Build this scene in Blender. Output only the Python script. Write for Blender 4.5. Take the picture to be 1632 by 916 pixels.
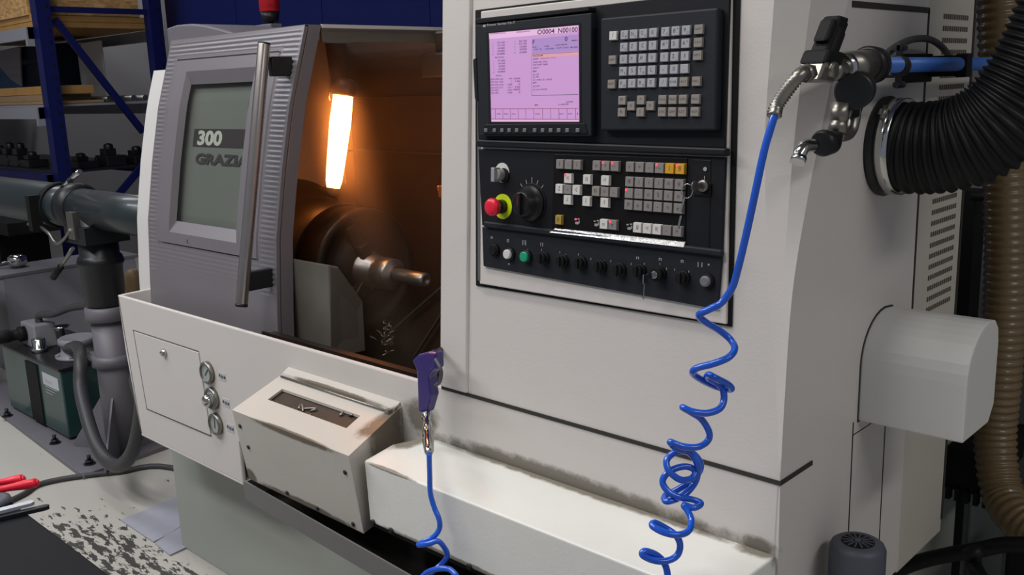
import bpy, bmesh, math, random
from mathutils import Vector as V, Matrix
for o in list(bpy.data.objects): bpy.data.objects.remove(o)
random.seed(7)
S = bpy.context.scene
C = S.collection
# ------------------------------------------------------------------ camera
FPX = 1507.0
CAM = V((0, 0, 1.5))
RX = V((0.72537979, 0.12044969, -0.67772858))
RY = V((0.6875327, -0.1747102, 0.70482277))
RZ = V((-0.03351041, -0.97722475, -0.20954435))
def ray(px, py):
    c = V((px-816, py-458, FPX)).normalized()
    return V((RX.dot(c), RY.dot(c), RZ.dot(c)))
cd = bpy.data.cameras.new('camera'); cam = bpy.data.objects.new('camera', cd); C.objects.link(cam)
right = V((RX[0], RY[0], RZ[0])); down = V((RX[1], RY[1], RZ[1])); fwd = V((RX[2], RY[2], RZ[2]))
m = Matrix((right, -down, -fwd)).transposed().to_4x4(); m.translation = CAM
cam.matrix_world = m
cd.sensor_width = 36; cd.lens = 36*FPX/1632; cd.clip_start = .02; cd.clip_end = 60
S.camera = cam
# ------------------------------------------------------------------ light
S.view_settings.view_transform = 'Standard'; S.view_settings.look = 'None'
S.view_settings.exposure = 0.0; S.view_settings.gamma = 1; S.view_settings.use_curve_mapping = False
w = bpy.data.worlds.new('world'); S.world = w; w.use_nodes = True
w.node_tree.nodes['Background'].inputs[0].default_value = (0.80, 0.86, 1.0, 1)
w.node_tree.nodes['Background'].inputs[1].default_value = 0.22
def area(name, loc, size, power, col=(1, 1, 1), target=None):
    l = bpy.data.lights.new(name, 'AREA'); l.shape = 'RECTANGLE'; l.size, l.size_y = size; l.energy = power; l.color = col
    o = bpy.data.objects.new(name, l); o.location = loc; C.objects.link(o)
    if target: o.rotation_euler = (V(target)-V(loc)).to_track_quat('-Z', 'Y').to_euler()
    return o
area('ceiling_light_front', (-2.6, -1.0, 3.6), (3.4, .5), 88, (1, .97, .95))
area('side_fill_light', (1.9, .9, 3.3), (.5, 2.0), 34, (1, .97, .90))  # fill light added to brighten the right side of the lathe
area('ceiling_light_left', (-4.6, -.3, 3.7), (2.4, .5), 56, (.90, .92, 1))
area('ceiling_light_over', (-1.6, .45, 3.7), (1.6, .35), 34, (1, .97, .9))
area('ceiling_light_back', (-6.2, 1.6, 3.9), (2.6, .5), 42, (.93, .96, 1))
area('rack_fill_light', (-7.6, 3.9, 4.0), (2.0, .4), 34, (.93, .96, 1))  # fill light added to lift the dark back wall at the rack
# ------------------------------------------------------------------ materials
def lin(h):
    h = h.lstrip('#'); r = [int(h[i:i+2], 16)/255 for i in (0, 2, 4)]
    return tuple(c/12.92 if c <= .04045 else ((c+.055)/1.055)**2.4 for c in r)+(1,)
def mat(name, col, rough=.5, metal=0, var=.08, vscale=6, bump=0, bscale=60, spec=.5, coat=0):
    m = bpy.data.materials.new(name); m.use_nodes = True; nt = m.node_tree; b = nt.nodes['Principled BSDF']
    b.inputs['Roughness'].default_value = rough; b.inputs['Metallic'].default_value = metal
    b.inputs['Specular IOR Level'].default_value = spec; b.inputs['Coat Weight'].default_value = coat
    c = lin(col) if isinstance(col, str) else col
    tc = nt.nodes.new('ShaderNodeTexCoord')
    n = nt.nodes.new('ShaderNodeTexNoise'); n.inputs['Scale'].default_value = vscale; n.inputs['Detail'].default_value = 5
    nt.links.new(tc.outputs['Object'], n.inputs['Vector'])
    r = nt.nodes.new('ShaderNodeMix'); r.data_type = 'RGBA'
    r.inputs[6].default_value = tuple(x*(1-var) for x in c[:3])+(1,); r.inputs[7].default_value = tuple(min(1, x*(1+var)) for x in c[:3])+(1,)
    nt.links.new(n.outputs['Fac'], r.inputs[0]); nt.links.new(r.outputs[2], b.inputs['Base Color'])
    if bump:
        n2 = nt.nodes.new('ShaderNodeTexNoise'); n2.inputs['Scale'].default_value = bscale; n2.inputs['Detail'].default_value = 3
        nt.links.new(tc.outputs['Object'], n2.inputs['Vector'])
        bp = nt.nodes.new('ShaderNodeBump'); bp.inputs['Strength'].default_value = bump; bp.inputs['Distance'].default_value = .002
        nt.links.new(n2.outputs['Fac'], bp.inputs['Height']); nt.links.new(bp.outputs[0], b.inputs['Normal'])
    m['mixnode'] = r.name
    return m
def emis(name, col, s):
    m = bpy.data.materials.new(name); m.use_nodes = True; b = m.node_tree.nodes['Principled BSDF']
    b.inputs['Base Color'].default_value = (.02, .02, .02, 1); b.inputs['Emission Color'].default_value = lin(col); b.inputs['Emission Strength'].default_value = s
    return m
def add_dirt(m, boxes, col='#4a4030', scale=22, thr=.5, soft=.18, amount=.9):
    """grime patches with a shape of their own; boxes = (centre, half size) in object space, broken up by noise"""
    nt = m.node_tree; b = nt.nodes['Principled BSDF']; src = b.inputs['Base Color'].links[0].from_socket
    tc = nt.nodes.new('ShaderNodeTexCoord'); total = None
    for c, h in boxes:
        mp = nt.nodes.new('ShaderNodeVectorMath'); mp.operation = 'SUBTRACT'; mp.inputs[1].default_value = c
        nt.links.new(tc.outputs['Object'], mp.inputs[0])
        dv = nt.nodes.new('ShaderNodeVectorMath'); dv.operation = 'DIVIDE'; dv.inputs[1].default_value = h
        nt.links.new(mp.outputs[0], dv.inputs[0])
        ln = nt.nodes.new('ShaderNodeVectorMath'); ln.operation = 'LENGTH'; nt.links.new(dv.outputs[0], ln.inputs[0])
        iv = nt.nodes.new('ShaderNodeMath'); iv.operation = 'SUBTRACT'; iv.inputs[0].default_value = 1; iv.use_clamp = True
        nt.links.new(ln.outputs['Value'], iv.inputs[1])
        if total is None: total = iv.outputs[0]
        else:
            a = nt.nodes.new('ShaderNodeMath'); a.operation = 'MAXIMUM'; nt.links.new(total, a.inputs[0]); nt.links.new(iv.outputs[0], a.inputs[1]); total = a.outputs[0]
    n = nt.nodes.new('ShaderNodeTexNoise'); n.inputs['Scale'].default_value = scale; n.inputs['Detail'].default_value = 8; n.inputs['Roughness'].default_value = .7
    nt.links.new(tc.outputs['Object'], n.inputs['Vector'])
    ad = nt.nodes.new('ShaderNodeMath'); ad.operation = 'ADD'; nt.links.new(n.outputs['Fac'], ad.inputs[0]); nt.links.new(total, ad.inputs[1])
    mr = nt.nodes.new('ShaderNodeMapRange'); mr.inputs['From Min'].default_value = thr+.35-soft; mr.inputs['From Max'].default_value = thr+.35+soft
    mr.inputs['To Max'].default_value = amount; mr.clamp = True
    nt.links.new(ad.outputs[0], mr.inputs['Value'])
    gt = nt.nodes.new('ShaderNodeMath'); gt.operation = 'MULTIPLY'; gt.use_clamp = True
    t3 = nt.nodes.new('ShaderNodeMath'); t3.operation = 'MULTIPLY'; t3.inputs[1].default_value = 4; t3.use_clamp = True
    nt.links.new(total, t3.inputs[0]); nt.links.new(mr.outputs[0], gt.inputs[0]); nt.links.new(t3.outputs[0], gt.inputs[1])
    mx = nt.nodes.new('ShaderNodeMix'); mx.data_type = 'RGBA'; mx.inputs[7].default_value = lin(col)
    nt.links.new(gt.outputs[0], mx.inputs[0]); nt.links.new(src, mx.inputs[6]); nt.links.new(mx.outputs[2], b.inputs['Base Color'])
M = {}
M['cream'] = mat('cream_paint', '#cdc8c4', .42, 0, .04, 3, .12, 220)
M['side'] = mat('side_paint', '#bbb6ac', .5, 0, .07, 2.2, .1, 200)
M['white'] = mat('white_paint', '#cfcecb', .45, 0, .04, 4)
M['ledge'] = mat('ledge_paint', '#e3e3de', .4, 0, .05, 5, .15, 150)
M['chipbox'] = mat('chip_box_paint', '#c6c1b9', .42, 0, .05, 6, .15, 150)
M['base'] = mat('base_paint', '#9fa39c', .5, 0, .05, 3)
M['tray'] = mat('tray_grey', '#6d6c6a', .45, 0, .06, 4)
M['doorgrey'] = mat('door_grey', '#837f84', .36, .35, .04, 5)
M['doorflat'] = mat('door_flat_grey', '#7f7b80', .42, .3, .04, 5)
M['alu'] = mat('brushed_aluminium', '#a8a29f', .28, .9, .08, 30)
M['chrome'] = mat('chrome', '#c8c8c6', .14, 1, .05, 20)
M['steel'] = mat('dull_steel', '#8d8a84', .35, .9, .15, 30)
M['darksteel'] = mat('oily_dark_steel', '#39322d', .42, .75, .3, 12, .2, 40)
M['liner'] = mat('oily_interior_sheet', '#3b2a20', .5, .45, .35, 5, .2, 20)
M['guard'] = mat('guard_sheet', '#76726a', .4, .4, .22, 9)
M['black'] = mat('black_plastic', '#17181b', .4, 0, .1, 10, spec=0.3)
M['matblack'] = mat('matt_black', '#0d0d0f', .65, 0, .15, 10, spec=0.25)
M['rubber'] = mat('black_rubber', '#0e0f12', .5, 0, .15, 8, spec=0.3)
M['panel'] = mat('panel_charcoal', '#22242a', .5, 0, .06, 8, .1, 400, spec=0.22)
M['panel2'] = mat('panel_dark', '#1a1b1f', .45, 0, .08, 8, spec=0.22)
M['keyfield'] = mat('key_field_black', '#100e0f', .4, 0, .08, 8, spec=0.22)
M['key'] = mat('key_grey', '#a5a5ab', .5, 0, .06, 80)
M['keywarm'] = mat('key_warm_grey', '#8d8680', .5, 0, .06, 80)
M['keydim'] = mat('key_dim', '#85807e', .5, 0, .06, 80)
M['keywhite'] = mat('key_white', '#d2cfcb', .5, 0, .04, 80)
M['keyyellow'] = mat('key_yellow', '#d09c1c', .5, 0, .08, 80)
M['keyolive'] = mat('key_dull_yellow', '#a98c3a', .5, 0, .08, 80)
M['softkey'] = mat('softkey_grey', '#6d6c70', .5, 0, .08, 80)
M['print'] = mat('dark_print', '#35353b', .6, 0, 0)
M['lprint'] = mat('light_print', '#9c9ca0', .6, 0, .1, 60)
M['led'] = emis('red_led', '#ff4858', 1.4)
M['red'] = mat('red_plastic', '#e01c38', .35, 0, .04, 10)
M['darkred'] = mat('beacon_red', '#a8101c', .25, 0, .04, 10)
M['yellow'] = mat('signal_yellow', '#d2ea12', .45, 0, .03, 10)
M['green'] = mat('green_button', '#12996e', .4, 0, .03, 10)
M['greyknob'] = mat('knob_grey', '#a4a2a2', .4, .2, .06, 20)
M['hose'] = mat('blue_hose', '#1558cf', .22, 0, .06, 20, coat=.5)
M['bluepipe'] = mat('blue_pipe', '#3a68b8', .4, 0, .05, 20)
M['purple'] = mat('purple_plastic', '#35286f', .32, 0, .06, 20, coat=.4)
M['rackblue'] = mat('rack_blue', '#10164c', .45, 0, .12, 6, spec=0.25)
M['rackgrey'] = mat('beam_grey', '#85858c', .5, 0, .06, 6)
M['wallblue'] = mat('wall_blue', '#131b50', .6, 0, .08, 2, spec=0.1)
M['wallgrey'] = mat('wall_grey', '#8a8789', .8, 0, .05, 1.5)
M['wallgreen'] = mat('cabinet_grey_green', '#565d5b', .6, 0, .05, 2)
M['wood'] = mat('timber', '#a07840', .7, 0, .25, 8)
M['tealpipe'] = mat('bar_feeder_teal', '#20292c', .4, .1, .12, 6, coat=.2)
M['darkgreen'] = mat('tank_green', '#22403d', .35, 0, .1, 5, coat=.3)
M['blackgrey'] = mat('black_cast', '#1d1f22', .4, .2, .15, 8)
M['castgrey'] = mat('stand_grey', '#6e6c72', .5, .1, .08, 6)
M['cable'] = mat('grey_cable', '#3c3b3d', .6, 0, .1, 20)
M['tabletop'] = mat('black_table_top', '#111216', .6, 0, .1, 4, .15, 80, spec=0.15)
M['label'] = mat('paper_label', '#b9bdc2', .6, 0, .04, 30)
M['tan'] = mat('tan_plastic', '#8c7454', .5, 0, .1, 10)
M['patch'] = mat('floor_cover_plate', '#a3a4b0', .55, .1, .12, 14, .2, 60)
M['swarf'] = mat('swarf', '#a59c90', .3, .8, .2, 90)
M['bluebin'] = mat('blue_bin', '#1f5a86', .45, 0, .1, 5)
M['navy'] = mat('navy_board', '#141c30', .6, 0, .1, 5, spec=0.2)
M['greyduct'] = mat('motor_grey', '#4b4f5a', .5, .1, .08, 10)
M['backplate'] = mat('guard_panel_greygreen', '#7a7b78', .35, 0, .06, 4)
def osb():
    m = mat('osb_board', '#b58a52', .8, 0, .1, 8); nt = m.node_tree; b = nt.nodes['Principled BSDF']
    tc = nt.nodes.new('ShaderNodeTexCoord'); v = nt.nodes.new('ShaderNodeTexVoronoi'); v.inputs['Scale'].default_value = 26
    mp = nt.nodes.new('ShaderNodeMapping'); mp.inputs['Scale'].default_value = (1, 1, 2.2); mp.inputs['Rotation'].default_value = (.4, .6, .3)
    nt.links.new(tc.outputs['Object'], mp.inputs[0]); nt.links.new(mp.outputs[0], v.inputs['Vector'])
    cr = nt.nodes.new('ShaderNodeValToRGB'); cr.color_ramp.elements[0].color = lin('#8f6a3c'); cr.color_ramp.elements[1].color = lin('#c79f68')
    nt.links.new(v.outputs['Color'], cr.inputs[0]); nt.links.new(cr.outputs[0], b.inputs['Base Color'])
    return m
M['osb'] = osb()
def thinglass():
    m = bpy.data.materials.new('thin_clear_pane'); m.use_nodes = True; nt = m.node_tree; nt.nodes.remove(nt.nodes['Principled BSDF'])
    t = nt.nodes.new('ShaderNodeBsdfTransparent'); t.inputs[0].default_value = (.93, .95, .93, 1); gl = nt.nodes.new('ShaderNodeBsdfGlossy'); gl.inputs['Roughness'].default_value = .04
    mx = nt.nodes.new('ShaderNodeMixShader'); mx.inputs[0].default_value = .05
    nt.links.new(t.outputs[0], mx.inputs[1]); nt.links.new(gl.outputs[0], mx.inputs[2]); nt.links.new(mx.outputs[0], nt.nodes['Material Output'].inputs[0])
    return m
M['glass'] = thinglass()
M['headgrey'] = mat('pump_head_grey', '#8b8b90', .5, .1, .08, 8)
M['amber'] = mat('amber_translucent_hose', '#6f5b3c', .45, 0, .15, 12, coat=.3)
def floorm():
    m = mat('floor_paint', '#b3b0a8', .5, 0, .06, 1.6, .1, 60); nt = m.node_tree; b = nt.nodes['Principled BSDF']; src = b.inputs['Base Color'].links[0].from_socket
    tc = nt.nodes.new('ShaderNodeTexCoord')
    mp = nt.nodes.new('ShaderNodeMapping'); mp.inputs['Scale'].default_value = (15, 44, 1); mp.inputs['Rotation'].default_value = (0, 0, .25)
    nt.links.new(tc.outputs['Object'], mp.inputs[0])
    n = nt.nodes.new('ShaderNodeTexNoise'); n.inputs['Scale'].default_value = 1; n.inputs['Detail'].default_value = 7; n.inputs['Roughness'].default_value = .62
    nt.links.new(mp.outputs[0], n.inputs['Vector'])
    def blob(c, h):
        s = nt.nodes.new('ShaderNodeVectorMath'); s.operation = 'SUBTRACT'; s.inputs[1].default_value = c; nt.links.new(tc.outputs['Object'], s.inputs[0])
        d = nt.nodes.new('ShaderNodeVectorMath'); d.operation = 'DIVIDE'; d.inputs[1].default_value = h; nt.links.new(s.outputs[0], d.inputs[0])
        l = nt.nodes.new('ShaderNodeVectorMath'); l.operation = 'LENGTH'; nt.links.new(d.outputs[0], l.inputs[0])
        r = nt.nodes.new('ShaderNodeMapRange'); r.inputs['From Min'].default_value = .35; r.inputs['From Max'].default_value = 1.0; r.inputs['To Min'].default_value = 1; r.inputs['To Max'].default_value = 0
        nt.links.new(l.outputs['Value'], r.inputs['Value']); return r.outputs[0]
    a = blob((-3.05, 1.10, 0), (.75, .34, 1)); c = blob((-2.75, 1.2, 0), (.40, .16, 1))
    mx = nt.nodes.new('ShaderNodeMath'); mx.operation = 'MAXIMUM'; nt.links.new(a, mx.inputs[0]); nt.links.new(c, mx.inputs[1])
    sc = nt.nodes.new('ShaderNodeMath'); sc.operation = 'MULTIPLY_ADD'; sc.inputs[1].default_value = .19; nt.links.new(mx.outputs[0], sc.inputs[0]); nt.links.new(n.outputs['Fac'], sc.inputs[2])
    r = nt.nodes.new('ShaderNodeMapRange'); r.inputs['From Min'].default_value = .675; r.inputs['From Max'].default_value = .69; nt.links.new(sc.outputs[0], r.inputs['Value'])
    k = nt.nodes.new('ShaderNodeMix'); k.data_type = 'RGBA'; k.inputs[7].default_value = lin('#3b3a36')
    nt.links.new(r.outputs[0], k.inputs[0]); nt.links.new(src, k.inputs[6]); nt.links.new(k.outputs[2], b.inputs['Base Color'])
    return m
M['floor'] = floorm()
# ------------------------------------------------------------------ mesh builder
class MB:
    def __init__(s): s.v = []; s.f = []; s.m = []; s.sm = []
    def add(s, vs, fs, mi=0, smooth=False):
        k = len(s.v); s.v += [V(x) for x in vs]
        for f in fs: s.f.append([i+k for i in f]); s.m.append(mi); s.sm.append(smooth)
        return s
    def hexa(s, b, t, mi=0):
        n = len(b); s.add(list(b)+list(t), [list(range(n))[::-1], list(range(n, 2*n))]+[[i, (i+1) % n, n+(i+1) % n, n+i] for i in range(n)], mi); return s
    def box(s, x0, x1, y0, y1, z0, z1, mi=0):
        return s.hexa([(x0, y0, z0), (x1, y0, z0), (x1, y1, z0), (x0, y1, z0)], [(x0, y0, z1), (x1, y0, z1), (x1, y1, z1), (x0, y1, z1)], mi)
    def obox(s, c, ax, ay, az, mi=0):
        c = V(c); ax, ay, az = V(ax), V(ay), V(az)
        q = [c+ax*i+ay*j for i, j in ((-1, -1), (1, -1), (1, 1), (-1, 1))]
        return s.hexa([p-az for p in q], [p+az for p in q], mi)
    def prism(s, poly, ext, mi=0):
        e = V(ext); p = [V(a) for a in poly]; return s.hexa(p, [a+e for a in p], mi)
    def lathe(s, a, d, prof, seg=24, mi=0, smooth=True, caps=True):
        a = V(a); d = V(d).normalized(); u = d.orthogonal().normalized(); w_ = d.cross(u)
        vs = []; n = seg
        for t, r in prof:
            for i in range(n):
                an = 2*math.pi*i/n; vs.append(a+d*t+u*(r*math.cos(an))+w_*(r*math.sin(an)))
        fs = []
        for j in range(len(prof)-1):
            for i in range(n): fs.append([j*n+i, j*n+(i+1) % n, (j+1)*n+(i+1) % n, (j+1)*n+i])
        s.add(vs, fs, mi, smooth)
        if caps:
            k = len(s.v)-len(vs)
            s.f.append([k+i for i in range(n)][::-1]); s.m.append(mi); s.sm.append(False)
            k2 = k+(len(prof)-1)*n; s.f.append([k2+i for i in range(n)]); s.m.append(mi); s.sm.append(False)
        return s
    def cyl(s, a, b, r, r2=None, seg=24, mi=0):
        a, b = V(a), V(b); return s.lathe(a, b-a, [(0, r), ((b-a).length, r if r2 is None else r2)], seg, mi)
    def tube(s, pts, r, seg=10, mi=0):
        pts = [V(p) for p in pts]; n = len(pts); rr = r if isinstance(r, (list, tuple)) else [r]*n
        t0 = (pts[1]-pts[0]).normalized(); u = t0.orthogonal().normalized(); vs = []
        for i, p in enumerate(pts):
            t = (pts[min(i+1, n-1)]-pts[max(i-1, 0)])
            t = t.normalized() if t.length > 1e-9 else t0
            u = (u-t*u.dot(t)).normalized(); w_ = t.cross(u)
            for k in range(seg):
                an = 2*math.pi*k/seg; vs.append(p+u*(rr[i]*math.cos(an))+w_*(rr[i]*math.sin(an)))
        fs = [[j*seg+k, j*seg+(k+1) % seg, (j+1)*seg+(k+1) % seg, (j+1)*seg+k] for j in range(n-1) for k in range(seg)]
        s.add(vs, fs, mi, True); k0 = len(s.v)-len(vs)
        s.f.append([k0+k for k in range(seg)][::-1]); s.f.append([k0+(n-1)*seg+k for k in range(seg)]); s.m += [mi, mi]; s.sm += [False, False]
        return s
    def grid(s, rows, mi=0, smooth=False):
        nr, nc = len(rows), len(rows[0]); vs = [p for r in rows for p in r]
        return s.add(vs, [[j*nc+i, j*nc+i+1, (j+1)*nc+i+1, (j+1)*nc+i] for j in range(nr-1) for i in range(nc-1)], mi, smooth)
    def text(s, st, fn, mi=0, bold=0):
        """st as font outlines; fn maps (x in 0..1, y in 0..1) of the text box to a point"""
        for (vs, fs) in [text_mesh(st, bold)]:
            s.add([fn(a, b) for a, b in vs], fs, mi)
        return s
    def build(s, name, mats, parent=None, bevel=0, seg=2, recalc=True):
        me = bpy.data.meshes.new(name); me.from_pydata([tuple(v) for v in s.v], [], s.f); me.update()
        if not isinstance(mats, (list, tuple)): mats = [mats]
        for k in mats: me.materials.append(M[k])
        for p, mi, sm in zip(me.polygons, s.m, s.sm): p.material_index = mi; p.use_smooth = sm
        if recalc:
            bm = bmesh.new(); bm.from_mesh(me); bmesh.ops.recalc_face_normals(bm, faces=bm.faces); bm.to_mesh(me); bm.free()
        o = bpy.data.objects.new(name, me); C.objects.link(o)
        if parent: o.parent = parent; o.matrix_parent_inverse = parent_inv(parent)
        if bevel:
            b = o.modifiers.new('bevel', 'BEVEL'); b.width = bevel; b.segments = seg; b.limit_method = 'ANGLE'; b.angle_limit = math.radians(35)
        return o
def world_of(o):
    m = Matrix.Translation(o.location)
    return (world_of(o.parent) @ o.matrix_parent_inverse @ m) if o.parent else m
def parent_inv(p): return world_of(p).inverted()
_tc = {}
def text_mesh(st, bold=0):
    if (st, bold) in _tc: return _tc[(st, bold)]
    cu = bpy.data.curves.new('t', 'FONT'); cu.body = st; cu.resolution_u = 3; cu.offset = bold; ob = bpy.data.objects.new('t', cu); C.objects.link(ob)
    dg = bpy.context.evaluated_depsgraph_get(); me = bpy.data.meshes.new_from_object(ob.evaluated_get(dg))
    vs = [(v.co.x, v.co.y) for v in me.vertices]; fs = [list(p.vertices) for p in me.polygons]
    bpy.data.objects.remove(ob); bpy.data.curves.remove(cu); bpy.data.meshes.remove(me)
    x0 = min(v[0] for v in vs); x1 = max(v[0] for v in vs); y0 = min(v[1] for v in vs); y1 = max(v[1] for v in vs)
    w_, h_ = max(x1-x0, 1e-6), max(y1-y0, 1e-6)
    if len(st) == 1:                                  # keep thin glyphs thin
        W = max(w_, .45); H = max(h_, .68); cx_, cy_ = (x0+x1)/2, (y0+y1)/2
        vs = [(.5+(a-cx_)/W, (b/.70 if h_ < .5 else (b-y0)/h_)) for a, b in vs]
    else: vs = [((a-x0)/w_, (b-y0)/h_) for a, b in vs]
    _tc[(st, bold)] = (vs, fs); return _tc[(st, bold)]
def catmull(pts, n=8):
    pts = [V(p) for p in pts]; P_ = [pts[0]*2-pts[1]]+pts+[pts[-1]*2-pts[-2]]; out = []
    for i in range(1, len(P_)-2):
        a, b, c, d = P_[i-1:i+3]
        for k in range(n):
            t = k/n; out.append(.5*((2*b)+(c-a)*t+(2*a-5*b+4*c-d)*t*t+(3*b-a-3*c+d)*t**3))
    out.append(pts[-1]); return out
def thing(name, label, cat, loc, group=None):
    o = bpy.data.objects.new(name, None); o.location = loc; o.empty_display_size = .1; C.objects.link(o)
    return tag(o, label, cat, group)
def tag(o, label, cat, group=None):
    o['label'] = label; o['category'] = cat
    if group: o['group'] = group
    return o
def struct(o): o['kind'] = 'structure'; return o
# reading a place off the photograph: the point where the sight line of a pixel meets a real plane
def at(px, py, ax, val):
    d = ray(px, py); return CAM+d*((val-CAM[ax])/d[ax])
def X_(px, py, v): return at(px, py, 0, v)
def Y_(px, py, v): return at(px, py, 1, v)
def Z_(px, py, v): return at(px, py, 2, v)
def solo(o, label, cat, group=None):
    me = o.data; c = sum((v.co for v in me.vertices), V())/len(me.vertices); c.z = min(v.co.z for v in me.vertices)
    me.transform(Matrix.Translation(-c)); o.location = c
    return tag(o, label, cat, group)
# ================================================================== SETTING
g = MB(); g.box(-9, 3, -2.6, 5.2, -.1, 0); struct(g.build('floor', 'floor'))
g = MB(); g.box(-9, 3, 4.6, 4.8, 0, 4.3); struct(g.build('wall_back', 'wallgrey'))
g = MB(); g.box(-9.2, -9, -2.6, 4.8, 0, 4.3); struct(g.build('wall_left', 'wallgrey'))
g = MB(); g.box(-9.2, 3, -2.6, 4.8, 4.3, 4.4); struct(g.build('ceiling', 'wallgrey'))
# ================================================================== THE LATHE
L = thing('turning_lathe', 'large cream turning lathe with grey ribbed sliding door and tall operator panel', 'lathe', (-1.75, 1.5, 0))
XR = -.619; ZS = .917; YS = 1.195; XL = -2.811
def Yf(z): return YS+.075*(z-ZS)                   # lean of the operator cabinet front
DZ = [(.80, 1.266), (.883, 1.270), (.95, 1.274), (1.139, 1.290), (1.31, 1.323), (1.47, 1.361), (1.663, 1.425)]
def Yd(z):                                         # curved profile of the sliding door
    if z <= DZ[0][0]: return DZ[0][1]
    for (a, ya), (b, yb) in zip(DZ, DZ[1:]):
        if z <= b:
            t = (z-a)/(b-a); return ya+(yb-ya)*t
    return yb+(z-1.663)*.38
def on_door(px, py, off=0.0):
    y = 1.3
    for _ in range(25): p = Y_(px, py, y-off); y = Yd(p.z)
    return p
# lower base
g = MB(); g.box(-2.896, -.72, 1.345, 2.3, 0, .62); g.build('base_cabinet', 'base', L, .004)
# apron : sheet box with open trough behind its rim
T = .012
xl1 = -2.764
g = MB()
# front skin as polygon (leaves a cut-out behind the chip box and tray)
poly = [(XL, YS, ZS), (-2.803, YS, .74), (xl1, YS, .482), (-2.171, YS, .482), (-2.171, YS, .60), (-.628, YS, .60), (-.619, YS, ZS)]
g.prism(poly, (0, T, 0))
# left return
g.hexa([(XL, YS, ZS), (XL+T, YS, ZS), (xl1+T, YS, .482), (xl1, YS, .482)], [(XL-.022, 1.36, ZS), (XL-.022+T, 1.36, ZS), (xl1+T-.02, 1.36, .482), (xl1-.02, 1.36, .482)])
g.box(xl1, -2.171, YS, 1.36, .476, .486)
apron = g.build('apron', 'cream', L, .004)
add_dirt(M['cream'], [((-1.05, 1.19, .803), (.50, .06, .030)), ((-.65, 1.19, .806), (.04, .06, .022)), ((-1.42, 1.19, .84), (.07, .05, .05)), ((-1.9, 1.19, .925), (.5, .02, .008))], '#57503f', 30, .45, .2, .8)
g = MB(); g.box(XL+.01, -1.36, 1.21, 1.37, .70, .715); g.box(XL-.01, -2.06, 1.30, 1.31, .715, .875); g.build('trough_floor', 'liner', L)
g = MB(); g.box(-2.057, -1.35, YS+.012, 1.262, .895, .907); g.box(-2.057, -1.35, 1.25, 1.262, .80, .895)
g.box(-2.057, -1.352, YS+.03, YS+.036, .907, .915); g.build('door_track', 'darksteel', L)
# access panel on the apron
def ap(px, py, o=0): return Y_(px, py, YS-o)
g = MB(); q = [ap(212, 525), ap(317, 559), ap(337, 696), ap(234, 652)]; g.prism(q, (0, .004, 0)); 
M['seam'] = mat('dark_seam', '#2c2925', .7, 0, .1); M['seam2'] = mat('grey_seam', '#6a655c', .7, 0, .1); M['slotbrown'] = mat('slot_brown', '#5c5248', .7, 0, .1)
g2 = MB(); g2.prism([p+V((0, -.0008, 0)) for p in q], (0, .002, 0)); g2.build('access_panel_seam', 'seam2', L)
q2 = [ap(213.0, 528, .003), ap(315.6, 561.8, .003), ap(335.3, 693.6, .003), ap(234.4, 651, .003)]
g = MB(); g.prism(q2, (0, .003, 0)); accp = g.build('access_panel', 'cream', L, .001)
k = ap(263, 561.5, .003); g = MB(); g.lathe(k, (0, -1, 0), [(0, .012), (.006, .012), (.008, .009), (.012, .008)], 20); g.box(k.x-.007, k.x+.007, k.y-.014, k.y-.011, k.z-.002, k.z+.002); g.build('quarter_turn_lock', 'chrome', accp)
# gauges
for i, (px, py) in enumerate([(333, 593), (340.5, 634), (346.6, 674.7)]):
    c = ap(px, py); g = MB()
    g.lathe(c, (0, -1, 0), [(0, .031), (.010, .031), (.013, .028), (.013, .025), (.007, .024)], 32)
    gg = g.build('pressure_gauge', 'steel', L)
    f = MB(); f.lathe(c+V((0, -.0065, 0)), (0, -1, 0), [(0, .0238), (.0012, .0238)], 28); f.build('dial_face', 'label', gg)
    n_ = MB()
    a = [.8, 0, 1.5][i]; d = V((math.cos(a), 0, math.sin(a)))
    if i != 1:
        n_.obox(c+V((0, -.0085, 0))+d*.004, d*.015, (0, .0008, 0), V((-d.z, 0, d.x))*.0013); n_.build('needle', 'print', gg)
        f = MB(); f.lathe(c+V((0, -.0105, 0)), (0, -1, 0), [(0, .0245), (.0012, .0245)], 28); f.build('gauge_glass', 'glass', gg)
    else:
        n_.lathe(c+V((-.003, -.006, -.004)), (0, -1, 0), [(0, .017), (.016, .017), (.022, .012), (.024, .004)], 24); n_.build('regulator_knob', 'chrome', gg)
for px, py in [(354.6, 600), (360.7, 641.8), (367.7, 682)]:
    c = ap(px, py); g = MB(); g.box(c.x-.017, c.x+.017, c.y-.001, c.y, c.z-.011, c.z+.011)
    for sx in (-1, 1): g.box(c.x+sx*.013-.003, c.x+sx*.013+.003, c.y-.0016, c.y-.0005, c.z-.003-sx*.001, c.z+.004-sx*.001, 1)
    g.box(c.x-.007, c.x+.007, c.y-.0014, c.y-.0005, c.z-.005, c.z+.004, 2)
    g.build('gauge_plate', ['label', 'print', 'steel'], L)
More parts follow.
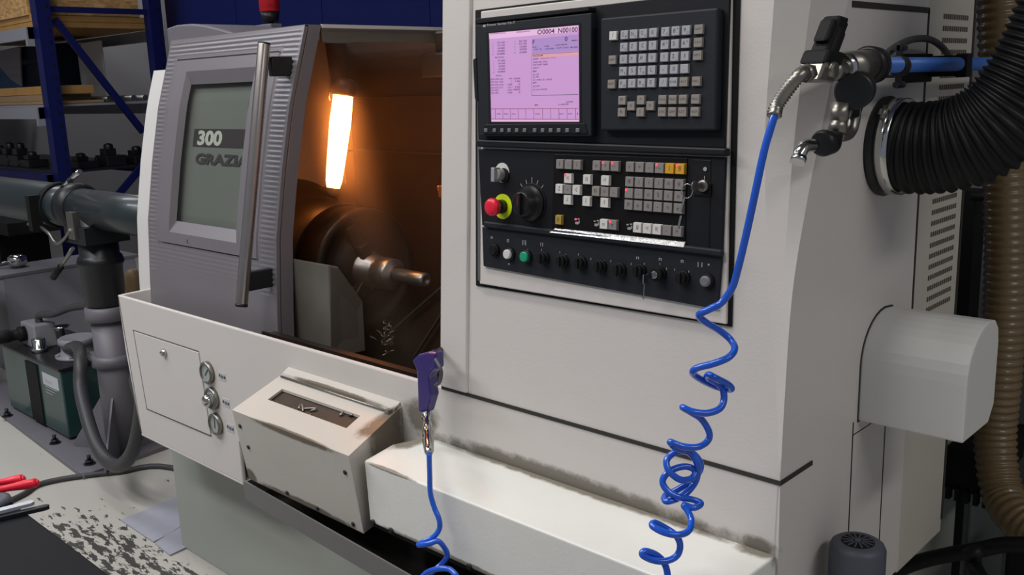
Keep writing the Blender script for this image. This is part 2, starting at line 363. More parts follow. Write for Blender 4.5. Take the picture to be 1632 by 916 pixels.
# operator cabinet body
LV = [ZS, 1.041, 1.196, 1.321, 1.428, 1.602, 1.80, 1.95]
AX = [-.619, -.632, -.655, -.668, -.676, -.674, -.672, -.670]
CY = [1.195, 1.201, 1.215, 1.25, 1.29, 1.358, 1.45, 1.52]
def smooth_rows(n=7):
    p = catmull([(z, a, c) for z, a, c in zip(LV, AX, CY)], n); return [q.x for q in p], [q.y for q in p], [q.z for q in p]
LV, AX, CY = smooth_rows()
rows = []
for z, ax, cy in zip(LV, AX, CY):
    yf = Yf(z); bx = ((ax+XR)/2)*.72+XR*.28; by = ((yf+cy)/2)*.72+yf*.28
    rows.append([V((-1.35, 2.0, z)), V((-1.35, yf+.006, z)), V((-1.344, yf, z)), V((ax-.0005, yf, z)), V((bx-.001, by, z)), V((XR, cy+.001, z)), V((XR, 1.667, z))])
g = MB(); n = len(rows[0])
g.grid([r[:4] for r in rows]); g.grid([r[3:5] for r in rows], 0, True); g.grid([r[4:6] for r in rows], 0, True); g.grid([r[5:] for r in rows], 0, True)
g.grid([[r[-1], r[0]] for r in rows]); k0 = len(g.v); g.v += rows[0]+rows[-1]
g.f.append([k0+n+i for i in range(n)]); g.m.append(0); g.sm.append(False)
g.f.append([k0+i for i in range(n)][::-1]); g.m.append(0); g.sm.append(False)
cab = g.build('operator_cabinet', 'cream', L, recalc=False)
bm = bmesh.new(); bm.from_mesh(cab.data); bmesh.ops.remove_doubles(bm, verts=bm.verts, dist=1e-6); bmesh.ops.recalc_face_normals(bm, faces=bm.faces)
for e_ in bm.edges:
    if len(e_.link_faces) == 2 and e_.calc_face_angle(0) > .2: e_.smooth = False
bm.to_mesh(cab.data); bm.free()
# raised left edge strip and the shadow gap under the cabinet
def FP(x, z, n=0): return V((x, Yf(z)-n, z))
g = MB(); g.hexa([FP(-1.351, .921, 0), FP(-1.275, .921, 0), FP(-1.275, 1.95), FP(-1.351, 1.95)][::-1], [FP(-1.351, .921, .006), FP(-1.279, .921, .006), FP(-1.279, 1.95, .006), FP(-1.351, 1.95, .006)][::-1]); g.build('edge_strip', 'cream', cab, .002)
g = MB(); g.box(-1.352, -.617, YS-.0015, YS+.1, .9135, .9205); g.build('shadow_gap', 'seam', L)
# side skin of the lathe below and behind
g = MB(); g.prism([(XR, YS+.001, .60), (XR, 1.44, .60), (XR, 1.44, ZS), (XR, YS+.001, ZS)], (-.02, 0, 0))
g.box(XR-.02, XR, 1.4405, 1.572, .60, ZS); g.box(XR-.02, XR-.0, 1.575, 1.667, .58, ZS)
g.box(XR-.02, XR+.0, 1.44, 1.667, ZS-.001, ZS+.001)
sidep = g.build('side_skin', 'cream', L)
g = MB(); g.box(-.9, XR-.001, 1.669, 1.895, .57, 1.95); rear = g.build('rear_side_cabinet', 'side', L, .004)
g = MB()
g.box(XR-.002, XR+.0012, 1.664, 1.670, .93, 1.60); g.box(XR-.01, XR+.0012, 1.372, 1.668, 1.593, 1.602)
g.box(XR-.002, XR+.0008, 1.4385, 1.4415, .6, .94); g.box(XR-.002, XR+.0008, 1.5715, 1.5745, .6, .93)
g.build('panel_seam', 'seam', L)
g = MB()
def slots(y0, y1, z0, z1, ny, nz):
    for j in range(nz):
        for i in range(ny):
            y = y0+(y1-y0)*(i+.5)/ny; z = z0+(z1-z0)*(j+.5)/nz
            g.box(XR-.002, XR+.0006, y-.0022, y+.0022, z-.0042, z+.0042)
slots(1.735, 1.86, 1.42, 1.60, 12, 9); g.build('upper_vent_slots', 'slotbrown', rear); g = MB()
slots(1.735, 1.86, 1.06, 1.38, 12, 16); g.build('lower_vent_slots', 'slotbrown', rear)
g = MB(); g.box(XR-.002, XR+.001, 1.888, 1.896, .6, 1.9); g.build('rear_edge_seam', 'seam', rear)
# rounded white box on the side
prof = []
for i in range(9):
    a = math.pi-i/8*math.pi/2*.98; prof.append((1.548+.090*math.cos(a), 1.03+.083*math.sin(a)))
prof = [(1.457, .938)]+prof+[(1.575, 1.11), (1.592, 1.095), (1.598, 1.07), (1.598, .965), (1.575, .938)]
g = MB(); g.prism([(XR, y, z) for y, z in prof], (.166, 0, 0)); cover = g.build('side_guard_box', 'white', L, .003)
g = MB(); g.prism([(XR-.001, y+(y-1.53)*.03, z+(z-1.03)*.03) for y, z in prof], (.002, 0, 0)); g.build('guard_box_gasket', 'seam', cover)
g = MB(); 
c = X_(1247, 104, XR); c = V((-.645, 1.285, 1.497)); g.cyl(c+V((0, .01, 0)), c+V((.004, -.012, 0)), .0035, seg=12); g.build('screw_hole', 'matblack', cab)
# ------------------------------------------------------------------ operator panel (frame F: u right, v up the leaning face, n towards the operator)
cb, sb = 1/math.sqrt(1+.075**2), .075/math.sqrt(1+.075**2)
FO = V((0, YS, ZS))
def F(u, v, n): return V((u, YS+v*sb-n*cb, ZS+v*cb+n*sb))
NF = V((0, -cb, sb)); UF = V((1, 0, 0)); VF = V((0, sb, cb))
def uv(px, py, n=0.0):
    d = ray(px, py); o = FO+NF*n; t = (o-CAM).dot(NF)/d.dot(NF); p = CAM+d*t
    return p.x, (p-FO).dot(VF)
def fbox(g, u0, u1, v0, v1, n0, n1, mi=0):
    return g.hexa([F(u0, v0, n0), F(u1, v0, n0), F(u1, v1, n0), F(u0, v1, n0)], [F(u0, v0, n1), F(u1, v0, n1), F(u1, v1, n1), F(u0, v1, n1)], mi)
def fquad(g, pxs, n0, n1, mi=0, slope=0.0):
    q = [uv(x, y, n1) for x, y in pxs]; return g.hexa([F(a, b, n0) for a, b in q], [F(a, b, n1) for a, b in q], mi)
def fslab(name, pxs, n0, n1, mt, parent, bev=.0012):
    g = MB(); fquad(g, pxs, n0, n1); return g.build(name, mt, parent, bev)
def ftext(g, st, x0, y0, x1, y1, n, mi, h=None):
    """text with its box running from pixel x0,y0 (lower left) to x1,y1 (lower right); h = height in m"""
    a = uv(x0, y0, n); b = uv(x1, y1, n); du = b[0]-a[0]; dv = b[1]-a[1]
    g.text(st, lambda x, y: F(a[0]+du*x, a[1]+dv*x+h*y, n), mi, .018)
op = fslab('panel_gasket', [(757, 16), (1180, -36), (1166, 521), (758, 455)], 0, .003, 'matblack', L)
fslab('panel_bezel', [(766, 18), (1166, -30), (1157, 517), (764, 452)], .002, .009, 'cream', L, .002)
fslab('bezel_strip', [(760, 30), (766, 29), (765, 448), (761, 447)], .002, .010, 'alu', L)
up = fslab('upper_panel', [(758, 31), (1163, -16), (1155, 236), (762, 222)], .006, .013, 'panel2', L)
g = MB(); fquad(g, [(757, 30), (938, 10), (938, 17), (757, 38)], .013, .030); g.build('hood_strip', 'panel2', up, .001)
# monitor
mon = fslab('monitor_housing', [(758, 40), (942, 20), (942, 217), (764, 217)], .010, .028, 'panel', L, .002)
fslab('screen_recess', [(775, 51), (926, 35), (927, 196), (779, 199)], .020, .0285, 'matblack', mon, .0003)
g = MB()
fquad(g, [(779.5, 53), (922, 40), (923, 194), (783, 194)], .024, .029, 0)
SC = .24024
def z1(x, y): return 740+x*SC, 10+y*SC
def stext(st, x0, y0, x1, y1, hz, mi=1, n=.0294):
    a = z1(x0, y0); b = z1(x1, y1); ftext(g, st, a[0], a[1], b[0], b[1], n, mi, hz*SC*.00098)
def sline(x0, y0, x1, y1, wz, mi=2):
    a = uv(*z1(x0, y0), .0292); b = uv(*z1(x1, y1), .0292); p, q = F(a[0], a[1], .0292), F(b[0], b[1], .0292)
    d = (q-p).normalized(); s_ = d.cross(NF)*wz*SC*.0005
    g.add([p-s_, q-s_, q+s_, p+s_], [[0, 1, 2, 3]], mi)
def sfill(pts, mi, n=.0291): 
    q = [uv(*z1(x, y), n) for x, y in pts]; g.add([F(a, b, n) for a, b in q], [[0, 1, 2, 3]], mi)
sfill([(163, 181), (755, 127), (755, 168), (165, 218)], 5)
sfill([(448, 322), (757, 303), (757, 325), (448, 342)], 4)
sfill([(448, 218), (757, 186), (757, 296), (448, 318)], 6)
stext('O0004', 484, 188, 598, 180, 34); stext('N00100', 622, 178, 752, 170, 34)
stext('POSITION ACTUAL', 170, 187, 276, 180, 9); stext('AXIS DATA', 345, 176, 436, 169, 10)
stext('F', 452, 252, 466, 251, 30); stext('0', 666, 232, 684, 231, 30); stext('MM/MIN', 712, 232, 748, 230, 9)
for r, (y, a, b) in enumerate([(250, '33.150', '33.150'), (268, '-15.120', '55.120'), (287, '-10.000', '-10.000'), (305, '-20.000', '-20.000'), (324, '0.000', '-0.000')]):
    x = 'XZCYB'[r]; stext(x, 188, y, 193, y, 9, 3); stext(a, 217, y-2, 268, y-4, 13, 3); stext(x, 333, y-10, 339, y-11, 10, 3); stext(b, 362, y-12, 414, y-15, 13, 3)
stext('MACHINE', 204, 344, 262, 342, 9)
for r, (y, a) in enumerate([(370, '37.450'), (388, '-50.500'), (407, '-20.000'), (425, '-10.000'), (443, '0.000')]): stext('XZCYB'[r], 193, y, 198, y, 9, 3); stext(a, 222, y-3, 270, y-5, 12, 3)
stext('MODAL', 210, 464, 250, 463, 8)
for r, (y, a, b, c_) in enumerate([(490, 'G00 G99 G22', '', 'H 1200'), (508, 'G97 G21 G54', 'T', '136'), (527, 'G69 G25 G18', 'G80', '0'), (546, 'G40 G67 G17.1', 'G13.1', '150'), (563, 'G25 G50', 'G50.2', '4000'), (581, 'G22 G80', 'G54', '0')]):
    stext(a, 172, y, 258 if r < 4 else 226, y-2, 11, 3)
    if b: stext(b, 288 if len(b) > 1 else 311, y-3, 318, y-4, 11, 3)
    stext(c_, 372-12*len(c_), y-5, 370, y-6, 12, 3)
stext('SCR 1', 452, 276, 484, 274, 9); stext('H0M', 532, 270, 560, 268, 9); stext('LOAD METER', 604, 262, 682, 257, 9)
stext('T/F 10', 462, 292, 512, 289, 10, 7); stext('CHANNEL', 536, 288, 598, 284, 10, 7); stext('CUT LOAD', 612, 282, 690, 278, 10, 7); stext('M 500', 704, 278, 752, 275, 10, 7)
stext('PROGRAM', 455, 336, 520, 331, 11)
for y, a, x in [(356, 'O0004 ', 490), (376, 'G28 U0. W0.', 552), (394, 'G50 S2000 T0808', 552), (416, 'G96 P', 495), (438, 'M08', 478), (460, 'N1 G0', 494), (476, 'X 47.', 498), (494, 'G1 X40.2 Z1. F0.05', 580), (514, 'M09', 478), (537, 'G0 X30', 500), (559, 'Z-15.4 F0.09', 548)]:
    stext(a, 455, y, x, y-4, 11, 7 if y == 356 else 3)
stext('(FINISHING TOOL)', 504, 352, 606, 345, 9, 8)
stext('RUNNING', 676, 640, 722, 637, 10, 3); stext('MEM', 466, 660, 488, 659, 10, 3); stext('13:40:58', 622, 657, 690, 653, 10, 3)
sline(448, 322, 448, 592, 3); sline(448, 593, 757, 584, 4, 9); sline(448, 321, 757, 302, 3, 8)
sline(176, 681, 757, 677, 4, 8); sline(180, 748, 760, 750, 4, 8); sfill([(180, 752), (760, 754), (760, 764), (180, 764)], 5)
for x in (205, 254, 304, 357, 407, 460, 518, 572, 627, 681, 738): sline(x, 680, x+2, 750, 4, 8 if x in (205, 357, 518, 627) else 2)
for x, s_ in [(212, 'ABS'), (262, 'REL'), (312, 'ALL'), (470, 'PRGRM'), (630, 'NEXT'), (686, 'OPRT')]: stext(s_, x, 718, x+30, 718, 9, 3)
stext('+', 746, 720, 757, 720, 16, 3)
M['scr'] = emis('screen_lilac', '#cf9bd6', .86); M['scrt'] = emis('screen_text_dark', '#5a3466', .25); M['scrl'] = emis('screen_line', '#8f6fa0', .5)
M['scrm'] = emis('screen_text_plum', '#7a4686', .35); M['scrp'] = emis('screen_pink_bar', '#e0a0a8', .9); M['scrb'] = emis('screen_light_band', '#e6b6df', .95)
M['scrv'] = emis('screen_violet_band', '#b08ccc', .85); M['scrd'] = emis('screen_text_blue', '#4c4796', .4); M['scrr'] = emis('screen_line_red', '#b0486a', .6); M['scrg'] = emis('screen_line_grey', '#6d7a80', .5)
g.build('screen', ['scr', 'scrt', 'scrl', 'scrm', 'scrp', 'scrb', 'scrv', 'scrd', 'scrr', 'scrg'], mon)
g = MB(); ftext(g, 'Power Series Oi-T', 776, 42, 821, 37.5, .0286, 0, .0042); fquad(g, [(769.5, 39.5), (774, 39), (774, 43), (769.5, 43.5)], .0284, .0287)
g.build('maker_lettering', 'lprint', mon)
g = MB(); fquad(g, [(772, 198), (932, 196), (936, 213), (770, 214)], .027, .0300); g.build('softkey_strip', 'panel2', mon, .001)
for x in (143, 200, 250, 298, 348, 400, 467, 520, 573, 627, 683, 752):
    u, v = uv(740+x*SC, 10+822*SC, .031); g = MB(); fbox(g, u-.0037, u+.0037, v-.0032, v+.0032, .029, .032); g.build('softkey', 'softkey', mon, .0006)
g = MB(); fquad(g, [(753, 95), (759, 90), (762, 163), (756, 158)], .008, .026); g.build('card_slot_latch', 'black', mon, .002)
# MDI keyboard
kb = fslab('keyboard_housing', [(957, 29), (1144, 12), (1140, 208), (957, 208)], .010, .028, 'panel', L, .003)
Z2 = lambda x, y: (940+x*SC, 10+y*SC)
cols = [uv(*Z2(x, y), .031)[0] for x, y in [(152, 195), (227, 188), (289, 184), (354, 180), (419, 175), (500, 168), (568, 163), (637, 158), (720, 150)]]
cl2 = [uv(*Z2(x, y), .031)[0] for x, y in [(150, 517), (223, 514), (285, 512), (347, 510), (411, 507), (491, 504), (559, 501), (627, 499), (711, 497)]]
cols = [(a+b)/2 for a, b in zip(cols, cl2)]
vr = [uv(*Z2(419, y), .031)[1] for y in (175, 259, 341, 423, 507)]
v6 = uv(*Z2(347, 622), .031)[1]; v7 = uv(*Z2(347, 702), .031)[1]; v65 = uv(*Z2(410, 660), .031)[1]
kw = (cols[2]-cols[1])*.43; kh = abs(vr[1]-vr[0])*.39
def key(u, v, mt, parent, st=None, n0=.026, n1=.0325, kw=kw, kh=kh, led=False, sub=None, dk='print', name='key'):
    g = MB(); t = .0008
    g.hexa([F(u-kw, v-kh, n0), F(u+kw, v-kh, n0), F(u+kw, v+kh, n0), F(u-kw, v+kh, n0)], [F(u-kw+t, v-kh+t, n1), F(u+kw-t, v-kh+t, n1), F(u+kw-t, v+kh-t, n1), F(u-kw+t, v+kh-t, n1)])
    n2 = n1+.0001
    if st:
        w_ = kw*.62*min(1, .55+.3*len(st)); h_ = kh*.75 if len(st) < 3 else kh*.42
        if len(st) > 2: w_ = kw*1.4
        x0 = u-w_*(.95 if sub else .5); y0 = v-h_*.45
        g.text(st, lambda x, y: F(x0+w_*x, y0+h_*1.1*y, n2), 1)
    if sub: g.text(sub, lambda x, y: F(u+kw*.3+kw*.4*x, v+(kh*.1 if sub in '^<>' else -kh*.7)+kh*.5*y, n2), 1)
    if led: g.lathe(F(u-kw*.6, v+kh*.62, n1-.0008), NF, [(0, kw*.3), (.0014, kw*.26)], 12, 2)
    return g.build(name, [mt, dk, 'led'], parent, .0004)
rowsK = [['/', 'O', 'N', 'Q', 'K', '7', '8', '9', 'SHIFT'], [None, 'X', 'Z', 'C', 'Y', '4', '5', '6', 'CAN'], ['HELP', 'U', 'W', 'H', 'V', '1', '2', '3', 'INPUT'],
         [None, 'M', 'S', 'T', 'L', '-', '0', '.', None], ['RESET', 'F', 'J', 'R', 'E', '/', 'EOB', 'ALT', 'DEL']]
subs = {'O': 'P', 'N': 'Q', 'Q': 'G', '7': 'A', '8': '^', '9': 'D', 'X': 'U', 'Z': ',', '4': '<', '5': '-', '6': '>', 'H': ',', '2': ',', 'M': 'I', 'T': 'K', 'R': 'S', 'W': '.', 'F': '#'}
for r, row in enumerate(rowsK):
    for c_, st in enumerate(row):
        if st is None: continue
        mt = 'keywhite' if (r == 0 and c_ == 0) else ('keywarm' if c_ in (0, 8) or st == 'ALT' else 'key')
        key(cols[c_], vr[r], mt, kb, st, sub=subs.get(st))
for c_, v, st in [(1, v6, 'P^'), (1, v7, 'Pv'), (3, v6, '^'), (3, v7, '|'), (2, v65, '<'), (4, v65, '>'), (5, v6, 'POS'), (6, v6, 'PRG'), (7, v6, 'OFS'), (8, v6, 'MSG'), (5, v7, 'SYS'), (6, v7, 'GRP'), (7, v7, 'CST'), (8, v7, 'AUX')]:
    key(cols[c_], v, 'keywarm', kb, st)
# middle ridge and operator section
g = MB(); fquad(g, [(758, 222), (1157, 236), (1157, 249), (760, 234)], .008, .022); g.build('ridge', 'panel2', L, .003)
ops = fslab('operator_panel', [(762, 237), (1156, 251), (1150, 406), (768, 359)], .006, .014, 'panel2', L)
g = MB(); fquad(g, [(770, 352), (885, 366), (1150, 398), (1150, 410), (770, 362)], .012, .021); g.build('lower_ridge', 'panel', L, .003)
fslab('key_field', [(883, 246), (1095, 252), (1092, 386), (879, 366)], .0135, .0155, 'keyfield', ops, .0004)
fslab('side_column', [(1103, 254), (1133, 255), (1130, 398), (1101, 394)], .0135, .0150, 'panel2', ops, .0008)
ZS4 = .17467
Z4 = lambda x, y: (880+x*ZS4, 240+y*ZS4)
cx = {}
for nm, x, y in [('a', 69, 122), ('b', 147, 126), ('c', 226, 128), ('d', 316, 262), ('e', 404, 134), ('f', 487, 136), ('g', 570, 140), ('h', 709, 148), ('i', 797, 151), ('j', 888, 153), ('k', 978, 157), ('l', 1070, 162), ('m', 1165, 166)]:
    cx[nm] = uv(*Z4(x, y), .021)[0]
R_ = [uv(*Z4(709, y), .021)[1] for y in (148, 284, 389, 495, 697)]
RL = [uv(*Z4(147, y), .021)[1] for y in (126, 254, 354, 450, 640)]
kw4 = (cx['i']-cx['h'])*.455; kh4 = abs(R_[1]-R_[2])*.46
def k4(c_, v, mt, st=None, led=False, dk='print', name='key', f=1.0): key(cx[c_], v, mt, ops, st, .015, .0215, kw4*f, kh4, led, None, dk, name)
for c_, mt, ld in [('a', 'keydim', 0), ('b', 'keydim', 0), ('c', 'keydim', 0), ('e', 'keydim', 0), ('f', 'keydim', 1), ('g', 'keydim', 1)]: k4(c_, RL[0] if c_ in 'abc' else (RL[0]+R_[0])/2, mt, {'a': '1', 'b': '-', 'c': ')', 'e': 'm', 'f': '=', 'g': '~'}[c_], ld)
k4('b', RL[1], 'keywhite', '+X', True); k4('d', RL[1], 'keywhite', '10'); k4('f', RL[1], 'keywhite', '+Y')
for c_, mt, s_ in [('a', 'keywhite', '-Z'), ('b', 'keydim', '~'), ('c', 'keywhite', '+Z'), ('e', 'keywarm', 'N'), ('f', 'keydim', '='), ('g', 'keydim', '-')]: k4(c_, RL[2], mt, s_)
k4('b', RL[3], 'keywhite', '-X'); k4('d', RL[3], 'keywhite', '1'); k4('f', RL[3], 'keywhite', '-Y')
k4('a', RL[4], 'keyolive', 'H', f=.85); k4('f', RL[4], 'keywhite', 'm'); k4('g', RL[4], 'keydim', 'n', True)
for i, c_ in enumerate('hijklm'):
    k4(c_, R_[0], 'keyyellow' if c_ in 'lm' else 'keydim', ['r', '=', '-', '~', '1', '8'][i], c_ in 'km')
    k4(c_, R_[1], 'keydim', ['M8', ')', ')', ')', 'x)', '#'][i]); k4(c_, R_[2], 'keydim', ['', '-', 'o', '%', 'c', 'n'][i] or None, c_ == 'h'); k4(c_, R_[3], 'keydim', ['M', 'm', 'AB', '-', 'x)', 'e'][i])
    if c_ != 'h': k4(c_, R_[4], 'keywhite' if c_ in 'ijk' else 'keydim', ['', 'JJ', '=J', 'WO', '-', '='][i])
for c_ in 'ceh':
    v = RL[4] if c_ != 'h' else R_[4]; g = MB(); u = cx[c_]
    for dx, dy, w_, h_ in [(-.5, .35, .25, .12), (.3, .5, .25, .12), (-.1, -.35, .4, .25), (.45, -.1, .12, .3)]: fbox(g, u+kw4*(dx-w_), u+kw4*(dx+w_), v+kh4*(dy-h_), v+kh4*(dy+h_), .0153, .0158)
    g.build('printed_symbol', 'lprint', ops)
g = MB(); u, v = cx['c']-kw4*.35, RL[4]+kh4*.4; g.lathe(F(u, v, .0153), NF, [(0, .0018), (.002, .0016)], 12); g.build('red_indicator', 'led', ops)
# rotary knobs
def fdisc(name, px, py, n0, n1, r0, r1, mt, parent, seg=32, extra=None):
    u, v = uv(px, py, n1); g = MB(); g.lathe(F(u, v, n0), NF, extra or [(0, r0), ((n1-n0)*.85, (r0+r1)/2), (n1-n0, r1)], seg); return g.build(name, mt, parent), u, v
o, u, v = fdisc('selector_scale_ring', 800, 275, .013, .0146, .0175, .0175, 'white', ops)
f2, _, _ = fdisc('selector_hub', 802, 279, .0146, .017, .0125, .0125, 'black', ops)
g = MB(); a = F(*uv(798, 278, .017), .014); d = NF
g.lathe(a, d, [(0, .011), (.016, .0105), (.017, .009)], 28); g.obox(a+d*.016, UF*.0042, VF*.0125, d*.008); g.build('selector_knob', 'greyknob', ops, .001)
o, u, v = fdisc('stop_collar', 801, 329, .013, .0150, .0225, .0225, 'yellow', ops)
g = MB(); a = F(u, v, .015); g.lathe(a, NF, [(0, .0125), (.022, .0125)], 28, 0); sc_ = g.build('stop_stem', 'black', ops)
g = MB(); g.lathe(a+NF*.018, NF, [(0, .0125), (.003, .0155), (.010, .0160), (.014, .0140), (.0155, .010), (.016, .004)], 36); g.build('emergency_stop_button', 'red', ops)
o, u, v = fdisc('override_dial_base', 846, 323, .013, .016, .0345, .0335, 'black', ops, 40)
g = MB(); a = F(u, v-.001, .016); g.lathe(a, NF, [(0, .0315), (.004, .031), (.007, .027), (.014, .0235), (.026, .021), (.028, .019)], 36); g.obox(a+NF*.028, UF*.0048, VF*.0185, NF*.006); dial = g.build('override_dial', 'black', ops, .001)
g = MB(); g.obox(a+NF*.0342+VF*.006, UF*.0007, VF*.009, NF*.0004); g.build('pointer_line', 'darkred', dial)
g = MB()
for an in (-40, -20, 0, 20, 40):
    an = math.radians(an); c_ = F(u+.038*math.sin(an), v+.038*math.cos(an), .0143); g.obox(c_, (UF*math.cos(an)-VF*math.sin(an))*.0006, (UF*math.sin(an)+VF*math.cos(an))*(.0035 if an else .006), NF*.0003)
g.build('dial_scale', 'lprint', ops)
# key switch column
fslab('key_switch_recess', [(1104, 290), (1133, 291), (1132, 313), (1104, 311)], .0155, .0172, 'matblack', ops)
g = MB(); a = F(*uv(1120, 296, .02), .016); g.lathe(a, NF, [(0, .009), (.006, .009), (.007, .006)], 24); g.obox(a+NF*.016, UF*.001, VF*.004, NF*.010); g.lathe(a+NF*.026-UF*.0008, UF, [(0, .008), (.0016, .008)], 20); ksw = g.build('key_switch', 'steel', ops)
g = MB(); e = a+NF*.03
g.tube(catmull([e+UF*x*.001+VF*y*.001+NF*n*.001 for x, y, n in [(0, 0, 0), (-9, 3, 2), (-17, -2, 2), (-19, -12, 0), (-12, -18, -2), (-4, -14, -2), (0, -4, -1)]], 5), .0008, 6); ring = g.build('key_ring', 'chrome', ksw)
g = MB(); b0 = e+UF*(-.014)+VF*(-.018); g.obox(b0+VF*-.010-UF*.002, (UF-VF*-.2).normalized()*.0017, (VF+UF*.25).normalized()*.011, NF*.0008); g.obox(b0+VF*-.036-UF*.006, UF*.0017, (VF+UF*.2).normalized()*.010, NF*.0008); g.build('spare_key', 'chrome', ksw)
g = MB(); a = uv(*Z4(1395, 168), .0165); g.lathe(F(a[0], a[1], .016), NF, [(0, .0032), (.0006, .0032)], 20); fbox(g, a[0]-.0006, a[0]+.0006, a[1]-.016, a[1]-.010, .016, .0168); g.build('printed_symbol', 'lprint', ops)
# polished strip
ZS5 = .26348
Z5 = lambda x, y: (750+x*ZS5, 350+y*ZS5)
g = MB(); q = [uv(*Z5(480, 77), .019), uv(*Z5(1297, 168), .019), uv(*Z5(1302, 132), .016), uv(*Z5(513, 50), .016)]
g.hexa([F(a, b, .012) for a, b in q], [F(q[0][0], q[0][1], .0225), F(q[1][0], q[1][1], .0225), F(q[2][0], q[2][1], .017), F(q[3][0], q[3][1], .017)]); M['stripmetal'] = mat('worn_polished_metal', '#d8d8d6', .22, 1, .25, 60, .3, 90); g.build('polished_strip', 'stripmetal', ops, .0008)
# lower button strip
low = fslab('button_strip', [(768, 361), (1150, 408), (1143, 493), (770, 424)], .008, .0145, 'panel', L, .0015)
spots = [(125, 185, 'plain'), (218, 208, 'white'), (320, 223, 'green'), (425, 232, 'knob'), (540, 250, 'knob'), (650, 262, 'knob'), (768, 283, 'knob'), (885, 303, 'knob'), (1005, 310, 'knob'), (1125, 330, 'key'), (1268, 352, 'knob'), (1412, 372, 'lens')]
for x, y, kd in spots:
    px, py = Z5(x, y); u, v = uv(px+3, py, .020); a = F(u, v, .0145); g = MB()
    g.lathe(a, NF, [(0, .0118), (.004, .0115), (.006, .010)], 28)
    if kd == 'white': b = g.build('push_button', 'black', low); h = MB(); h.lathe(a+NF*.004, NF, [(0, .0085), (.007, .0085), (.008, .007)], 28); h.build('button_cap', 'white', b)
    elif kd == 'green': b = g.build('push_button', 'black', low); h = MB(); h.lathe(a+NF*.004, NF, [(0, .009), (.007, .009), (.008, .0075)], 28); h.build('button_cap', 'green', b)
    elif kd == 'knob': g.lathe(a+NF*.004, NF, [(0, .0095), (.008, .0095), (.009, .008)], 28); g.obox(a+NF*.0125, UF*.003, VF*.0088, NF*.0035); g.build('selector_switch', 'matblack', low, .0008)
    elif kd == 'plain': g.lathe(a+NF*.004, NF, [(0, .009), (.004, .008)], 28); g.build('push_button', 'matblack', low)
    elif kd == 'lens': g.build('push_button', 'matblack', low); h = MB(); h.lathe(a+NF*.003, NF, [(0, .0085), (.006, .0085), (.008, .006)], 28); h.build('button_cap', 'softkey', low)
    else:
        g.lathe(a+NF*.004, NF, [(0, .0105), (.012, .0105)], 28); b = g.build('key_switch', 'matblack', low); h = MB(); h.lathe(a+NF*.016, NF, [(0, .006), (.002, .006)], 24); e = a+NF*.018
        h.obox(e+NF*.008, UF*.0009, VF*.0035, NF*.009); h.obox(e+NF*.022-VF*.004, UF*.0009, VF*.007, NF*.006)
        h.obox(e+NF*.024-VF*.022, UF*.0006, VF*.014, NF*.0008); h.build('key', 'chrome', b, .0003)
g = MB()
for x, y, w_, h_ in [(128, 108, 8, 10), (226, 128, 9, 12), (430, 150, 12, 14), (1010, 232, 10, 9), (1147, 240, 10, 9), (1280, 252, 9, 9), (1388, 272, 18, 16), (1440, 272, 4, 6), (232, 268, 6, 6), (345, 185, 5, 7)]:
    u, v = uv(*Z5(x, y), .0148); s_ = ZS5*.00088
    for q in (-1, 1): fbox(g, u+q*w_*s_*.8-.0007, u+q*w_*s_*.8+.0007, v-h_*s_, v+h_*s_, .0144, .0149)
    if w_ < 12: fbox(g, u-w_*s_*.8, u+w_*s_*.8, v+h_*s_*.6, v+h_*s_, .0144, .0149)
u, v = uv(*Z5(325, 139), .0148)
for q in (-1, 1): fbox(g, u+q*.0035-.0008, u+q*.0035+.0008, v-.0045, v+.0045, .0144, .0149); fbox(g, u+q*.0028-.0008, u+q*.0028+.0008, v+.0035, v+.0045, .0144, .0149)
fbox(g, u-.0005, u+.0005, v-.004, v+.004, .0144, .0149)
for x, y in [(540, 197), (575, 213), (652, 210), (687, 232), (728, 237), (808, 250), (848, 250), (972, 268), (1048, 284), (1050, 268), (1145, 268), (1185, 297), (1235, 302), (1320, 315), (462, 200), (430, 182)]:
    u, v = uv(*Z5(x, y), .0148); fbox(g, u-.0005, u+.0005, v-.0018, v+.0018, .0144, .0149)
g.build('printed_symbols', 'lprint', low)
g = MB(); u, v = uv(1024, 470, .0092); fbox(g, u-.0004, u+.0004, v-.006, v+.006, .0088, .0093); g.build('bezel_scratch', 'seam', L)
# ------------------------------------------------------------------ sliding door
DL, DR, DT, DB = -2.752, -2.057, 1.663, .84
win = {}
fr_tl, fr_tr, fr_br, fr_bl = on_door(283.6, 95), on_door(448, 81), on_door(417, 415), on_door(254, 386)   # framed panel seam
FX0, FX1 = (fr_tl.x+fr_bl.x)/2, min(fr_tr.x, -2.108); FZ0, FZ1 = (fr_bl.z+fr_br.z)/2, (fr_tl.z+fr_tr.z)/2
w_tl, w_bl = on_door(298, 114), on_door(272, 369); WX0 = (w_tl.x+w_bl.x)/2; WZ1 = w_tl.z; WZ0 = w_bl.z
gi_tl, gi_bl, gi_br = on_door(303.5, 135, -.015), on_door(281.6, 352, -.015), on_door(380, 368, -.015)
GX0 = (gi_tl.x+gi_bl.x)/2; GZ1 = gi_tl.z; GZ0 = gi_bl.z; GX1 = gi_br.x+.012; WX1 = GX1+(GX0-WX0)
print('door', FX0, FX1, FZ0, FZ1, 'win', WX0, WX1, WZ0, WZ1, 'glass', GX0, GX1, GZ0, GZ1)
def ds(x, z, n=0): # point n in front of the door skin
    return V((x, Yd(z)-n, z))
g = MB(); P_ = .0125
zs = [DB+i*.0022 for i in range(int((FZ0-.001-DB)/.0022))]+[FZ0]
